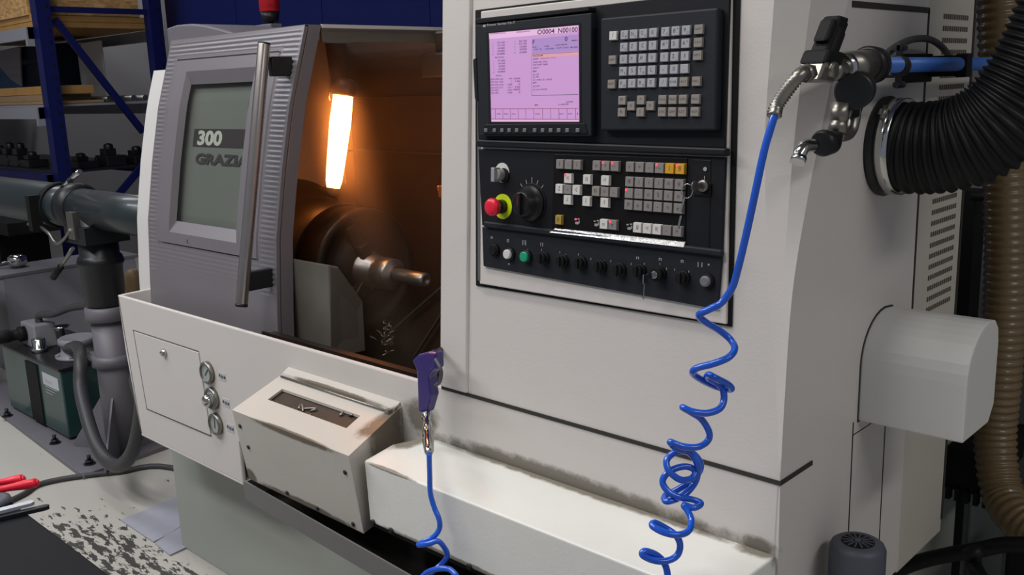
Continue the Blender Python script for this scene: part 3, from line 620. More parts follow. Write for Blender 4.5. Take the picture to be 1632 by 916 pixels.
def rib(x, z):
    a = 0
    if x < FX0-.012: a = 1
    elif x > FX1+.012: a = 1
    elif z > FZ1+.012: a = 1
    elif z < FZ0-.01 and z > FZ0-.085 : a = .55*(1-(FZ0-.01-z)/.075)
    if z > DT-.012 or z < FZ0-.09: a = 0
    if x < DL+.008 or x > DR-.012: a = 0
    if FX0-.035 < x < FX0-.012 : a *= .6
    return a*.0012*math.sin(2*math.pi*z/P_)
def zrange(a, b):
    n = max(2, int((b-a)/.002)); return [a+(b-a)*i/n for i in range(n+1)]
def skin(xs, zl): g.grid([[ds(x, z, rib(x, z)) for x in xs] for z in zl], 0, True)
def xr(a, b, n): return [a+(b-a)*i/n for i in range(n+1)]
skin([DL, DL+.006, DL+.010, DL+.03, FX0-.03, FX0-.012, FX0-.010, FX0], zrange(DB, DT))
skin([FX1, FX1+.010, FX1+.0125, (FX1+DR)/2, DR-.014, DR-.010, DR], zrange(DB, DT))
skin(xr(FX0, FX1, 8), zrange(DB, FZ0)); skin(xr(FX0, FX1, 8), zrange(FZ1, DT))
door = g.build('sliding_door', 'doorgrey', L, recalc=False)
# framed plate with sloping window reveal
g = MB(); a = .0035
def plate(x0, x1, z0, z1, n): 
    zl = [z0+(z1-z0)*i/14 for i in range(15)]; g.grid([[ds(x, z, n) for x in (x0, x1)] for z in zl], 0, True)
e = .004
plate(FX0+e, WX0, FZ0+e, FZ1-e, a); plate(WX1, FX1-e, FZ0+e, FZ1-e, a); plate(WX0, WX1, FZ0+e, WZ0, a); plate(WX0, WX1, WZ1, FZ1-e, a)
def reveal(x0, z0, x1, z1, X0, Z0, X1, Z1, n=14):
    g.grid([[ds(x0+(x1-x0)*i/n, z0+(z1-z0)*i/n, a), ds(X0+(X1-X0)*i/n, Z0+(Z1-Z0)*i/n, -.016)] for i in range(n+1)])
reveal(WX0, WZ0, WX0, WZ1, GX0, GZ0, GX0, GZ1); reveal(WX1, WZ0, WX1, WZ1, GX1, GZ0, GX1, GZ1); reveal(WX0, WZ0, WX1, WZ0, GX0, GZ0, GX1, GZ0, 2); reveal(WX0, WZ1, WX1, WZ1, GX0, GZ1, GX1, GZ1, 2)
for (x0, z0, x1, z1) in [(FX0, FZ0, FX0, FZ1), (FX1, FZ0, FX1, FZ1), (FX0, FZ0, FX1, FZ0), (FX0, FZ1, FX1, FZ1)]:
    sx = e*(1 if x0 == FX0 else -1); 
    if x0 == x1: g.grid([[ds(x0, z0+(z1-z0)*i/14, -.001), ds(x0+sx, z0+(z1-z0)*i/14, a)] for i in range(15)], 0)
    else:
        sz = e*(1 if z0 == FZ0 else -1); g.grid([[ds(x, z0, -.006), ds(x, z0+sz, a)] for x in (x0, x1)], 1)
wf = g.build('window_frame', ['doorflat', 'seam'], door, recalc=False)
g = MB(); zl = [GZ0-.006+(GZ1-GZ0+.012)*i/10 for i in range(11)]
g.grid([[ds(x, z, -.017) for x in (GX0-.008, GX1+.008)] for z in zl], 0, True); g.grid([[ds(x, z, -.021) for x in (GX1+.008, GX0-.008)] for z in zl], 0, True); g.build('window_pane', 'glass', door, recalc=False)
g = MB()
q = ds((FX0+(WX0+WX1)/2)/2+.05, FZ0+.018, a+.0006); g.obox(q, (.0015, 0, 0), (0, .0004, 0), (0, 0, .005)); g.obox(q+V((.002, 0, -.005)), (.003, 0, 0), (0, .0004, 0), (0, 0, .001)); g.build('small_mark', 'print', wf)
# fixed inner guard panel seen through the pane, with its lettering
BO = -.034
g = MB(); zl = [DB+.04+(DT-DB-.08)*i/16 for i in range(17)]
g.grid([[ds(x, z, BO) for x in (DL+.02, DR-.06)] for z in zl]); 
t0, t1, t2, t3 = [on_door(*p, BO+.001) for p in [(310, 205), (389, 206), (388, 236), (309, 234)]]
zt, zb = (t0.z+t1.z)/2, (t2.z+t3.z)/2
g.grid([[ds(x, z, BO+.001) for x in (t0.x, GX1+.04)] for z in (zb, zt)], 1)
def dtext(st, x0, x1, z0, z1, mi): g.text(st, lambda x, y: ds(x0+(x1-x0)*x, z0+(z1-z0)*y, BO+.0018), mi, .045)
a1, a2 = on_door(315, 220, BO+.002).x, on_door(354, 220, BO+.002).x
dtext('300', a1, a2, zb+.004, zt-.004, 2)
b0, b1 = on_door(311, 254, BO+.002), on_door(377, 254, BO+.002); zz = [on_door(340, y, BO+.002).z for y in (263, 245)]
wd = (b1.x-b0.x)*1.82; dtext('GRAZIANO', b0.x, b0.x+wd, zz[0], zz[1], 3)
M['band'] = mat('dark_band', '#3c3438', .5, 0, .03); M['bandtxt'] = mat('band_letters', '#c4c3bd', .5, 0, .03); M['letters'] = mat('dark_letters', '#403c3e', .5, 0, .03)
g.build('inner_guard_panel', ['backplate', 'band', 'bandtxt', 'letters'], L, recalc=False)
# door edge return (two folded strips) and roof folded back over the top
g = MB()
def ret(y0, y1, x, mi=0):
    zl = zrange(DB, DT)[::12]+[DT]; g.grid([[V((x, Yd(z)+y0, z)), V((x, Yd(z)+y1, z))] for z in zl], mi, True)
ret(0, .010, DR); ret(.010, .013, DR-.006); ret(.013, .048, DR+.001)
zl = zrange(DB, DT)[::12]+[DT]; g.grid([[V((DR+.001, Yd(z)+.048, z)), V((DR-.02, Yd(z)+.048, z))] for z in zl]); g.grid([[V((DR+.001, Yd(z)+.013, z)), V((DR-.006, Yd(z)+.013, z))] for z in zl])
zt2 = DT; y0 = Yd(DT)
g.box(DL, DR, y0, 1.93, zt2-.003, zt2+.0015); g.box(DR-.012, DR, y0+.05, 1.93, zt2-.011, zt2-.003); g.box(DL, DL+.004, y0, 1.93, DB+.4, zt2)
g.build('door_edge_and_roof', 'doorflat', door)
g = MB(); g.box(DR-.004, DR+.003, y0+.05, 1.93, zt2-.006, zt2+.003); g.build('roof_trim', 'white', door)
g = MB(); g.box(DR-.010, DR-.001, y0+.05, 1.93, zt2-.040, zt2-.0065); g.build('roof_lip', 'guard', door)
g = MB(); g.box(DR-.30, DR-.014, y0+.06, 1.93, zt2-.020, zt2-.006); g.box(DR-.03, DR+.03, 1.90, 1.96, zt2-.03, zt2+.004); g.build('roof_underside', 'guard', door)
# handle
HX = -2.085
h0, h1 = X_(421, 70, HX), X_(385, 484, HX)
g = MB(); dd = (h1-h0).normalized(); g.lathe(h0, dd, [(0, .0150), (.002, .0155), ((h1-h0).length-.002, .0155), ((h1-h0).length, .0150)], 32); han = g.build('handle', 'alu', door)
g = MB(); g.cyl(h0-dd*.003, h0+dd*.0005, .0156); g.build('end_cap', 'black', han); g = MB(); g.cyl(h1-dd*.0005, h1+dd*.007, .0156); g.build('end_cap', 'black', han)
for px, py in [(431, 106), (392, 449)]:
    a_ = X_(px, py, HX); q = V((HX, Yd(a_.z), a_.z)); g = MB(); mid = (a_+q)/2; g.obox(mid, (.010, 0, 0), (0, (q.y-a_.y)/2+.001, 0), (0, 0, .024)); g.build('handle_bracket', 'blackgrey', han, .003)
# fixed white shell left of the door
g = MB(); zl = [.86+(1.58-.86)*i/16 for i in range(17)]
g.grid([[V((x, Yd(z)+.03+(0 if x > -2.885 else .0), z)) for x in (-2.888, DL+.03)] for z in zl], 0, True)
g.grid([[V((-2.888, Yd(z)+.03, z)), V((-2.888, 1.75, z))] for z in zl]); g.add([(-2.888, Yd(1.58)+.03, 1.58), (DL+.03, Yd(1.58)+.03, 1.58), (DL+.03, 1.75, 1.58), (-2.888, 1.75, 1.58)], [[0, 1, 2, 3]])
g.build('left_shell', 'white', L)
# headstock cover with curved top behind the door
g = MB(); cc = [Y_(*p, 1.62) for p in [(267, 92), (265, 45), (280, 40), (302, 38), (325, 40), (350, 46), (378, 54), (410, 62), (430, 80)]]
cc = [V((c.x, 1.62, c.z)) for c in cc]; cc[0] = V((cc[1].x+.01, 1.62, 1.2)); cc[-1] = V((cc[-1].x, 1.62, 1.2)); g.prism(cc, (0, .25, 0)); g.build('headstock_cover', 'castgrey', L, .006)
g = MB(); a_ = Y_(385, 43, 2.0); b_ = Y_(431, 37, 2.0); g.box(a_.x, b_.x, 2.0, 2.05, 1.3, a_.z); g.box(a_.x-.2, b_.x+.1, 2.05, 2.3, .6, a_.z-.03); g.build('rear_housing', 'castgrey', L, .004)
# signal beacon
b_ = Y_(432, 40, 2.16); g = MB(); g.cyl((b_.x, 2.16, 1.68), (b_.x, 2.16, b_.z+.03), .012); g.cyl((b_.x, 2.16, b_.z+.01), (b_.x, 2.16, b_.z+.05), .030, .037); bc = g.build('beacon_base', 'black', L)
g = MB(); g.lathe((b_.x, 2.16, b_.z+.05), (0, 0, 1), [(0, .038), (.004, .040), (.012, .038), (.016, .040), (.085, .040), (.10, .03)], 32); g.build('beacon_lens', 'darkred', bc)
# ------------------------------------------------------------------ working space
g = MB()
g.add([(-2.66, 2.0, .62), (-1.0, 2.0, .62), (-1.0, 2.0, 1.655), (-2.66, 2.0, 1.655)], [[0, 1, 2, 3]])
g.add([(-2.66, 1.31, .60), (-2.66, 2.0, .62), (-2.66, 2.0, 1.655), (-2.66, 1.43, 1.655)], [[0, 1, 2, 3]])
g.add([(-1.0, 1.27, .60), (-1.0, 2.0, .62), (-1.0, 2.0, 1.655), (-1.0, 1.27, 1.655)], [[0, 1, 2, 3]])
g.add([(-2.66, 1.266, .80), (-1.0, 1.266, .80), (-1.0, 1.55, .64), (-2.66, 1.55, .64)], [[0, 1, 2, 3]])
g.add([(-2.66, 1.55, .64), (-1.0, 1.55, .64), (-1.0, 2.0, .66), (-2.66, 2.0, .66)], [[0, 1, 2, 3]])
g.box(-2.6, -1.1, 1.95, 1.985, 1.46, 1.475); g.box(-2.6, -1.1, 1.93, 1.99, 1.30, 1.305)
g.build('work_space_liner', 'liner', L)
g = MB(); g.lathe((-2.66, 1.6, 1.005), (1, 0, 0), [(0, .25), (.20, .24), (.26, .21), (.30, .19), (.46, .18)], 48); g.build('spindle_nose', 'darksteel', L)
CH = -2.20; CZ = 1.005
g = MB(); g.lathe((CH, 1.6, CZ), (1, 0, 0), [(0, .165), (.01, .174), (.095, .174), (.102, .168), (.102, .150), (.094, .146), (.090, .100), (.10, .095), (.105, .05)], 64); chuck = g.build('chuck', 'darksteel', L)
for k in range(3):
    an = math.radians(90+120*k+20); r = V((0, math.cos(an), math.sin(an))); t = V((0, -math.sin(an), math.cos(an))); c_ = V((CH+.085, 1.6, CZ))
    g = MB(); g.obox(c_+r*.10+V((.010, 0, 0)), (.012, 0, 0), r*.038, t*.018); g.obox(c_+r*.062+V((.025, 0, 0)), (.02, 0, 0), r*.020, t*.016); g.build('chuck_jaw', 'darksteel', chuck, .003)
g = MB(); g.lathe((-2.12, 1.6, CZ), (1, 0, 0), [(0, .055), (.03, .055), (.034, .048), (.07, .046), (.072, .040), (.085, .040), (.088, .044), (.135, .044), (.142, .038), (.143, .028), (.150, .026)], 40); col_ = g.build('collet', 'steel', chuck)
g = MB(); g.lathe((-1.98, 1.6, CZ), (1, 0, 0), [(0, .020), (.125, .020), (.130, .017), (.130, .008), (.12, .007)], 32); g.build('bar_workpiece', 'steel', L)
# guard box in the front left of the opening
g = MB()
A = V((-2.09, 1.335, 1.082)); pf = [(-2.09, .84), (-1.925, .84), (-1.905, 1.080), (-2.07, 1.082)]
g.prism([(x, 1.335, z) for x, z in pf], (0, .003, 0))
g.prism([(-1.925, 1.335, .84), (-1.900, 1.335, 1.080), (-1.897, 1.359, 1.073), (-1.897, 1.425, .975), (-1.900, 1.425, .845)], (-.003, 0, 0))
g.hexa([(-2.07, 1.335, 1.080), (-1.902, 1.335, 1.080), (-1.9, 1.36, 1.072), (-2.07, 1.36, 1.072)], [(-2.07, 1.335, 1.083), (-1.902, 1.335, 1.083), (-1.9, 1.36, 1.075), (-2.07, 1.36, 1.075)])
g.build('splash_guard', 'guard', L, .002)
# inclined way covers at the right
g = MB()
for a_, b_ in [((612, 535), (703, 455)), ((655, 572), (703, 497))]:
    p, q = Y_(*a_, 1.62), Y_(*b_, 1.62); q = q+(q-p)*.8
    g.prism([p, q, q+V((0, .0, -.006)), p+V((0, 0, -.006))], (0, .012, 0))
g.build('way_cover_edge', 'steel', L)
g = MB(); p, q = Y_(612, 537, 1.64), Y_(703, 459, 1.64); q = q+(q-p)*.8
g.prism([p, q, V((q.x, 1.64, .66)), V((p.x, 1.64, .66))], (0, .3, 0)); g.build('way_cover', 'liner', L)
# tool turret at the upper right of the working space
g = MB(); a_ = Y_(690, 108, 1.85); g.box(a_.x+.0, a_.x+.4, 1.80, 1.96, a_.z-.03, a_.z+.04); g.box(a_.x-.02, a_.x+.02, 1.82, 1.92, a_.z-.02, a_.z+.01); g.box(a_.x+.02, a_.x+.4, 1.84, 1.96, a_.z+.04, a_.z+.10); g.build('tool_turret', 'darksteel', L, .008)
a_ = Y_(706, 300, 1.5); g = MB(); g.box(a_.x-.008, a_.x+.2, 1.49, 1.53, a_.z-.022, a_.z+.008); g.box(a_.x-.022, a_.x, 1.50, 1.52, a_.z-.008, a_.z+.006); M['copper'] = mat('copper_tool', '#b0612c', .3, .8, .1); g.build('tool_holder', 'copper', L, .003)
g = MB()
for k in range(26):
    p = V((-2.03, 1.6, .815))+V((random.gauss(0, .012), random.gauss(0, .012), random.gauss(0, .022))); d = V((random.gauss(0, 1), random.gauss(0, 1), random.gauss(0, 1))).normalized()*.010; e_ = d.cross(V((.3, .5, .8))).normalized()*.004
    g.tube(catmull([p-d, p+e_, p+d, p+d*.5-e_*2], 3), .0016, 5)
g.build('swarf_tuft', 'swarf', L)
# work lamp
lt, lb = Y_(547, 152, 1.56), Y_(531, 300, 1.52)
g = MB(); dd = (lb-lt).normalized(); ll = (lb-lt).length
g.lathe(lt, dd, [(0, .026), (ll*.3, .0285), (ll*.75, .024), (ll-.02, .0215), (ll, .017)], 28); M['lamp'] = emis('lamp_tube_glow', '#ff9848', 34)
lamp = MB(); lamp.lathe(lt-dd*.045, dd, [(0, .018), (.008, .033), (.02, .036), (.040, .036), (.046, .030)], 28); lamp.tube([lt-dd*.03, lt-dd*.03+V((-.41, .30, .0))], .009, 8)
lo = lamp.build('work_lamp', 'black', L); ec = MB(); ec.lathe(lb-dd*.002, dd, [(0, .019), (.018, .021), (.026, .014)], 24); ec.build('tube_end_cap', 'darksteel', lo); g.build('glowing_tube', 'lamp', lo)
g = MB(); q = dd.orthogonal().normalized(); g.tube([lt+q*.037-dd*.02, lt+q*.038+dd*.01, lt+q*.034+dd*.018], .0025, 6); g.build('lamp_clip', 'steel', lo)
# coolant hoses hanging in the upper left corner
# ------------------------------------------------------------------ chip box, ledge
g = MB(); x0, x1 = -1.904, -1.481
YF0, ZF0, YB0, ZB0 = 1.0, .819, 1.194, .849
sec = [(YF0, ZF0), (YB0, ZB0), (1.194, .64), (1.031, .643)]
def sk(y): return .072*(YB0-y)/(YB0-YF0)           # the box sits slightly askew on the apron
def yz(x, i): return V((x+sk(sec[i][0]), sec[i][0], sec[i][1]))
def lz(y): return ZF0+(y-YF0)/(YB0-YF0)*(ZB0-ZF0)
# slot in the lid
def lid(px, py):
    p = Z_(px, py, .82)
    for _ in range(20): p = Z_(px, py, lz(p.y))
    return p
sl = [lid(427, 637), lid(448.4, 619.6), lid(574.5, 661.5), lid(553, 682)]
sx0 = (sl[0].x-sk(sl[0].y)+sl[1].x-sk(sl[1].y))/2; sx1 = (sl[2].x-sk(sl[2].y)+sl[3].x-sk(sl[3].y))/2; sy0 = (sl[0].y+sl[3].y)/2; sy1 = (sl[1].y+sl[2].y)/2
print('slot', sx0, sx1, sy0, sy1)
def LP(x, y, n=0): return V((x+sk(y), y, lz(y)+n))
xs = [x0, sx0, sx1, x1]; ys = [YF0, sy0, sy1, YB0]
for i in range(3):
    for j in range(3):
        if i == 1 and j == 1: continue
        g.add([LP(xs[i], ys[j]), LP(xs[i+1], ys[j]), LP(xs[i+1], ys[j+1]), LP(xs[i], ys[j+1])], [[0, 1, 2, 3]])
g.add([yz(x0, 0), yz(x1, 0), yz(x1, 3), yz(x0, 3)], [[0, 1, 2, 3]]); g.add([yz(x0, i) for i in range(4)], [[0, 1, 2, 3]]); g.add([yz(x1, i) for i in range(4)], [[0, 1, 2, 3]])
for a_, b_ in [((sx0, sy0), (sx1, sy0)), ((sx1, sy0), (sx1, sy1)), ((sx1, sy1), (sx0, sy1)), ((sx0, sy1), (sx0, sy0))]: g.add([LP(*a_), LP(*b_), LP(*b_, -.006), LP(*a_, -.006)], [[0, 1, 2, 3]])
cbx = g.build('chip_box', 'chipbox', L)
add_dirt(M['chipbox'], [((-1.455, 1.14, .76), (.05, .105, .22)), ((-1.452, 1.15, .80), (.05, .10, .12)), ((-1.62, 1.03, .643), (.22, .02, .016)), ((-1.60, 1.0, .815), (.18, .01, .012)), ((-1.83, 1.03, .65), (.03, .02, .03)), ((-1.68, 1.17, .85), (.20, .010, .02))], '#4d402b', 30, .34, .2, .85)
g = MB(); g.add([LP(sx0-.004, sy0-.004, -.008), LP(sx1+.004, sy0-.004, -.008), LP(sx1+.004, sy1+.004, -.008), LP(sx0-.004, sy1+.004, -.008)], [[0, 1, 2, 3]])
for k in range(6):
    x = random.uniform(sx0+.1, sx1-.03); y = random.uniform(sy0, sy1); g.tube(catmull([LP(x, y, -.007), LP(x+random.gauss(0, .015), y+random.gauss(0, .008), -.003), LP(x+random.gauss(0, .02), y+random.gauss(0, .01), -.007)], 3), .003, 5, 1)
M['smoked'] = mat('smoked_window', '#41382f', .45, .0, .45, 22, spec=.3); g.build('box_window', ['smoked', 'steel'], cbx)
g = MB(); g.tube([LP(x0+.012, 1.160, .003), LP(x1-.020, 1.160, .003)], .003, 8); g.box(x1-.020+sk(1.16), x1-.008+sk(1.16), 1.154, 1.166, lz(1.16), lz(1.16)+.008); g.build('hinge', 'steel', cbx)
g = MB(); g.hexa([LP(x0+.004, 1.170), LP(x1-.004, 1.170), LP(x1-.004, 1.195), LP(x0+.004, 1.195)], [LP(x0+.004, 1.172, .005), LP(x1-.004, 1.172, .005), LP(x1-.004, 1.195, .009), LP(x0+.004, 1.195, .009)]); g.build('rear_flange', 'chipbox', cbx, .001)
def fr(x, t, n=.001): # point on the front, t 0 top ..1 bottom
    y = YF0+(1.031-YF0)*t; return V((x+sk(y), y-n, ZF0+(.643-ZF0)*t))
g = MB()
for x, t in [(x0+.02, .2), (x0+.035, .48), (x1-.022, .24), (x1-.03, .93), (x0+.16, .93), (x0+.27, .95)]: g = MB(); g.lathe(fr(x, t, -.001), (0, -1, -.1), [(0, .005), (.003, .005), (.004, .003)], 14); g.build('screw', 'blackgrey', cbx)
pass
g = MB(); g.hexa([(-1.402, 1.034, .672), (-.6205, 1.034, .672), (-.6205, 1.194, .672), (-1.44, 1.194, .672), (-1.425, 1.12, .672)], [(-1.402, 1.030, .802), (-.6205, 1.030, .802), (-.6205, 1.194, .802), (-1.40, 1.194, .802), (-1.425, 1.12, .802)]); g.f = g.f; led_ = g.build('conveyor_ledge', 'ledge', L, .004, 3)
add_dirt(M['ledge'], [((-1.0, 1.19, .803), (.5, .020, .02)), ((-1.41, 1.15, .803), (.04, .07, .02)), ((-.65, 1.19, .803), (.05, .03, .03)), ((-1.1, 1.035, .675), (.4, .02, .010)), ((-1.33, 1.03, .80), (.10, .010, .005))], '#5c4f38', 34, .45, .2, .8)
g = MB(); g.box(-1.40, -.63, 1.040, 1.19, .662, .6715); g.build('ledge_shadow_strip', 'matblack', led_)  # black strip painting in the dark gap under the ledge
g = MB()
for x in (-1.39, -1.335, -1.12, -.9): g = MB(); g.lathe((x, 1.0355, .676), (0, -1, 0), [(0, .006), (.005, .006), (.006, .003)], 12); g.build('screw', 'blackgrey', led_)
# black block painting in the shade behind the tray
g = MB(); g.box(-2.171, -.65, 1.22, 1.34, .59, .70); g.build('recess_shade', 'matblack', L)
# ------------------------------------------------------------------ chip tray
M['trayin'] = mat('tray_inner_black', '#161514', .25, 0, .2, 20)  # inside of the tray is coloured near black
ta, tb = Y_(388, 766, 1.034), Y_(651, 916, 1.004); tb = ta+(tb-ta)*(-.68-ta.x)/(tb.x-ta.x); zt_ = ta.z; dz_ = tb.z-ta.z; hh = .046
def tp_(s_, y, z): return V((ta.x+(tb.x-ta.x)*s_, y, zt_+dz_*s_+z))
g = MB(); ya, yb = ta.y, tb.y
g.hexa([tp_(0, ya, -hh), tp_(1, yb, -hh), tp_(1, yb+.004, -hh), tp_(0, ya+.004, -hh)], [tp_(0, ya, 0), tp_(1, yb, 0), tp_(1, yb+.004, 0), tp_(0, ya+.004, 0)])
for s_ in (0, .997): g.hexa([tp_(s_, ya+.004, -hh), tp_(s_+.003, ya+.004, -hh), tp_(s_+.003, 1.215, -hh), tp_(s_, 1.215, -hh)], [tp_(s_, ya+.004, -.002), tp_(s_+.003, ya+.004, -.002), tp_(s_+.003, 1.215, -.002), tp_(s_, 1.215, -.002)])
g.hexa([tp_(.003, ya+.004, -hh), tp_(.997, yb+.004, -hh), tp_(.997, 1.215, -hh), tp_(.003, 1.215, -hh)], [tp_(.003, ya+.004, -hh+.003), tp_(.997, yb+.004, -hh+.003), tp_(.997, 1.215, -hh+.003), tp_(.003, 1.215, -hh+.003)], 1)
tr = g.build('chip_tray', ['tray', 'trayin']); solo(tr, 'long shallow grey chip tray, black inside, beneath the slotted box and white ledge', 'tray')
# ------------------------------------------------------------------ mist added for a warm glow, denser along the lens glare streak
g = MB(); g.hexa([(-2.6, 1.36, .70), (-1.38, 1.36, .70), (-1.38, 1.92, .70), (-2.6, 1.92, .70)], [(-2.6, 1.50, 1.63), (-1.38, 1.50, 1.63), (-1.38, 1.92, 1.63), (-2.6, 1.92, 1.63)])
vm = bpy.data.materials.new('glow_mist'); vm.use_nodes = True; nt = vm.node_tree; nt.nodes.remove(nt.nodes['Principled BSDF'])
vs_ = nt.nodes.new('ShaderNodeVolumeScatter'); vs_.inputs['Color'].default_value = (1, .80, .62, 1); vs_.inputs['Anisotropy'].default_value = .3
m0, m1 = Y_(602, 440, 1.56), Y_(508, 70, 1.50); mu = (m1-m0).normalized()
tc = nt.nodes.new('ShaderNodeTexCoord'); a_ = nt.nodes.new('ShaderNodeVectorMath'); a_.operation = 'SUBTRACT'; a_.inputs[1].default_value = m0; nt.links.new(tc.outputs['Object'], a_.inputs[0])
b_ = nt.nodes.new('ShaderNodeVectorMath'); b_.operation = 'CROSS_PRODUCT'; b_.inputs[1].default_value = mu; nt.links.new(a_.outputs[0], b_.inputs[0])
c_ = nt.nodes.new('ShaderNodeVectorMath'); c_.operation = 'LENGTH'; nt.links.new(b_.outputs[0], c_.inputs[0])
d_ = nt.nodes.new('ShaderNodeMapRange'); d_.interpolation_type = 'SMOOTHSTEP'; d_.inputs['From Min'].default_value = 0; d_.inputs['From Max'].default_value = .11; d_.inputs['To Min'].default_value = 1.5; d_.inputs['To Max'].default_value = .08; nt.links.new(c_.outputs['Value'], d_.inputs['Value'])
nt.links.new(d_.outputs[0], vs_.inputs['Density'])
nt.links.new(vs_.outputs[0], nt.nodes['Material Output'].inputs['Volume']); M['mist'] = vm
mi_ = g.build('glow_mist', 'mist'); tag(mi_, 'thin warm mist added for glow around the lamp in the open working space', 'mist'); mi_['kind'] = 'stuff'
# ================================================================== AIR LINE
def resample(pts, st):
    out = [pts[0]]; acc = 0
    for a_, b_ in zip(pts, pts[1:]):
        d_ = (b_-a_).length
        while acc+d_ >= st:
            t = (st-acc)/d_; a_ = a_+(b_-a_)*t; out.append(a_); d_ = (b_-a_).length; acc = 0
        acc += d_
    return out
PX = -.56
g = MB()
R0 = {}
def rp(px, py, x=PX): return X_(px, py, x)
reg = thing('air_regulator', 'air regulator and valve with black T knob at the cabinet corner, feeding the blue hose', 'regulator', rp(1335, 120))
a = rp(1300, 108); b = rp(1345, 116)
ax = (rp(1345, 116)-rp(1290, 104)).normalized(); upv = (rp(1326, 60)-rp(1306, 112)).normalized()
side = V((1, 0, 0))
c = rp(1304, 112); g = MB(); g.obox(c, ax*.022, upv*.017, side*.017); g.cyl(c-side*.005+upv*.0-ax*.0, c+side*.024, .010, seg=20); g.build('valve_body', 'steel', reg, .003)
g = MB(); c2 = rp(1311, 93); g.obox(c2, ax*.024, upv*.011, side*.018); g.lathe(c2, upv, [(0, .016), (.045, .016)], 20); c3 = rp(1322, 57); g.obox(c3, ax*.014, upv*.030, side*.012)
g.obox(c3+upv*.006, ax*.022, upv*.018, side*.010); g.build('knob', 'matblack', reg, .004)
g = MB(); p0, p1, p2, p3 = rp(1328, 118), rp(1344, 108), rp(1384, 104), rp(1404, 104)
g.cyl(rp(1322, 116), rp(1338, 110), .013, mi=0); g.cyl(p1, p2, .021, mi=0); g.build('coupling_body', 'steel', reg)
g = MB(); g.lathe(rp(1338, 110), (p1-rp(1338, 110)), [(0, .019), (.012, .021), (.02, .019)], 24); g.build('chrome_ring', 'chrome', reg)
g = MB(); g.lathe(rp(1380, 104), (p3-p2), [(0, .022), (.004, .026), (.026, .025), (.032, .018)], 28); g.build('coupling_collar', 'black', reg)
g = MB(); gc = rp(1352, 142); gn = (rp(1330, 143)-rp(1352, 137)).normalized(); g.lathe(gc+side*.012, (gn+side*.25).normalized(), [(0, .022), (.004, .025), (.024, .025), (.027, .022)], 32); g.cyl(rp(1366, 122), gc+side*.012, .012); gau = g.build('gauge', 'blackgrey', reg)
g = MB(); g.tube(catmull([rp(1362, 125), rp(1348, 165), rp(1340, 185)], 5), [.015]*5+[.013]*5+[.011], 14); g.cyl(rp(1340, 165), rp(1336, 198), .014, .011); g.cyl(rp(1337, 190), rp(1334, 212), .011, .013); g.build('filter_bowl', 'steel', reg)
g = MB(); g.tube(catmull([rp(1382, 115), rp(1366, 155), rp(1360, 195), rp(1352, 213), rp(1334, 217)], 6), .0085, 12); g.build('bypass_pipe', 'steel', reg)
g = MB(); g.obox(rp(1361, 171), ax*.013, upv*.016, side*.008); g.build('valve_handle', 'matblack', reg, .002)
g = MB(); e0, e1 = rp(1326, 226), rp(1291, 231); g.lathe(e0, e1-e0, [(0, .012), (.005, .016), (.026, .0175), (.034, .014)], 24); g.build('knurled_collar', 'black', reg)
g = MB(); g.tube(catmull([rp(1296, 231), rp(1283, 233), rp(1276, 242), rp(1272, 256)], 5), .0085, 12); g.lathe(rp(1274, 250), rp(1271, 258)-rp(1274, 250), [(0, .0095), (.008, .0095)], 16); g.build('outlet_elbow', 'chrome', reg)
g = MB(); g.cyl(rp(1400, 104), V((PX, 2.3, rp(1570, 103).z)), .011, seg=20); pipe = g.build('air_pipe', 'bluepipe'); solo(pipe, 'straight blue air pipe running back along the side of the lathe', 'pipe')
pb = thing('pipe_bracket', 'black wall bracket with clamp holding the blue air pipe', 'bracket', (XR, 1.7, 1.5))
zc = rp(1500, 104).z; y1 = rp(1528, 104).y
g = MB(); g.box(PX-.004, PX+.014, y1-.004, y1+.022, zc-.020, zc+.018); g.box(XR+.0015, XR+.010, y1-.105, y1+.022, zc-.026, zc+.020); g.box(XR+.010, PX-.004, y1+.002, y1+.02, zc-.018, zc+.016); g.build('bracket_plate', 'matblack', pb, .002)
y2 = rp(1434, 104).y; g = MB(); g.box(PX-.004, PX+.002, y2-.006, y2+.006, zc-.030, zc+.032); g.box(XR+.0015, PX-.004, y2-.003, y2+.003, zc-.016, zc-.011); g.lathe((PX, y2-.008, zc), (0, 1, 0), [(0, .0145), (.016, .0145)], 20); g.cyl((PX-.0, y2-.012, zc-.026), (PX+.0, y2+.016, zc-.026), .005); g.cyl((PX, y2-.006, zc+.026), (PX, y2+.016, zc+.026), .005); g.build('pipe_clamp', 'blackgrey', pb, .001)
g = MB(); g.tube(catmull([rp(1404, 98, -.575), rp(1420, 80, -.58), rp(1450, 64, -.585), rp(1478, 62, -.59), rp(1498, 72, -.595), rp(1512, 88, -.60)], 8), .0055, 10); cb_ = g.build('curved_cable', 'cable'); solo(cb_, 'thin dark grey cable arching above the blue air pipe', 'cable')
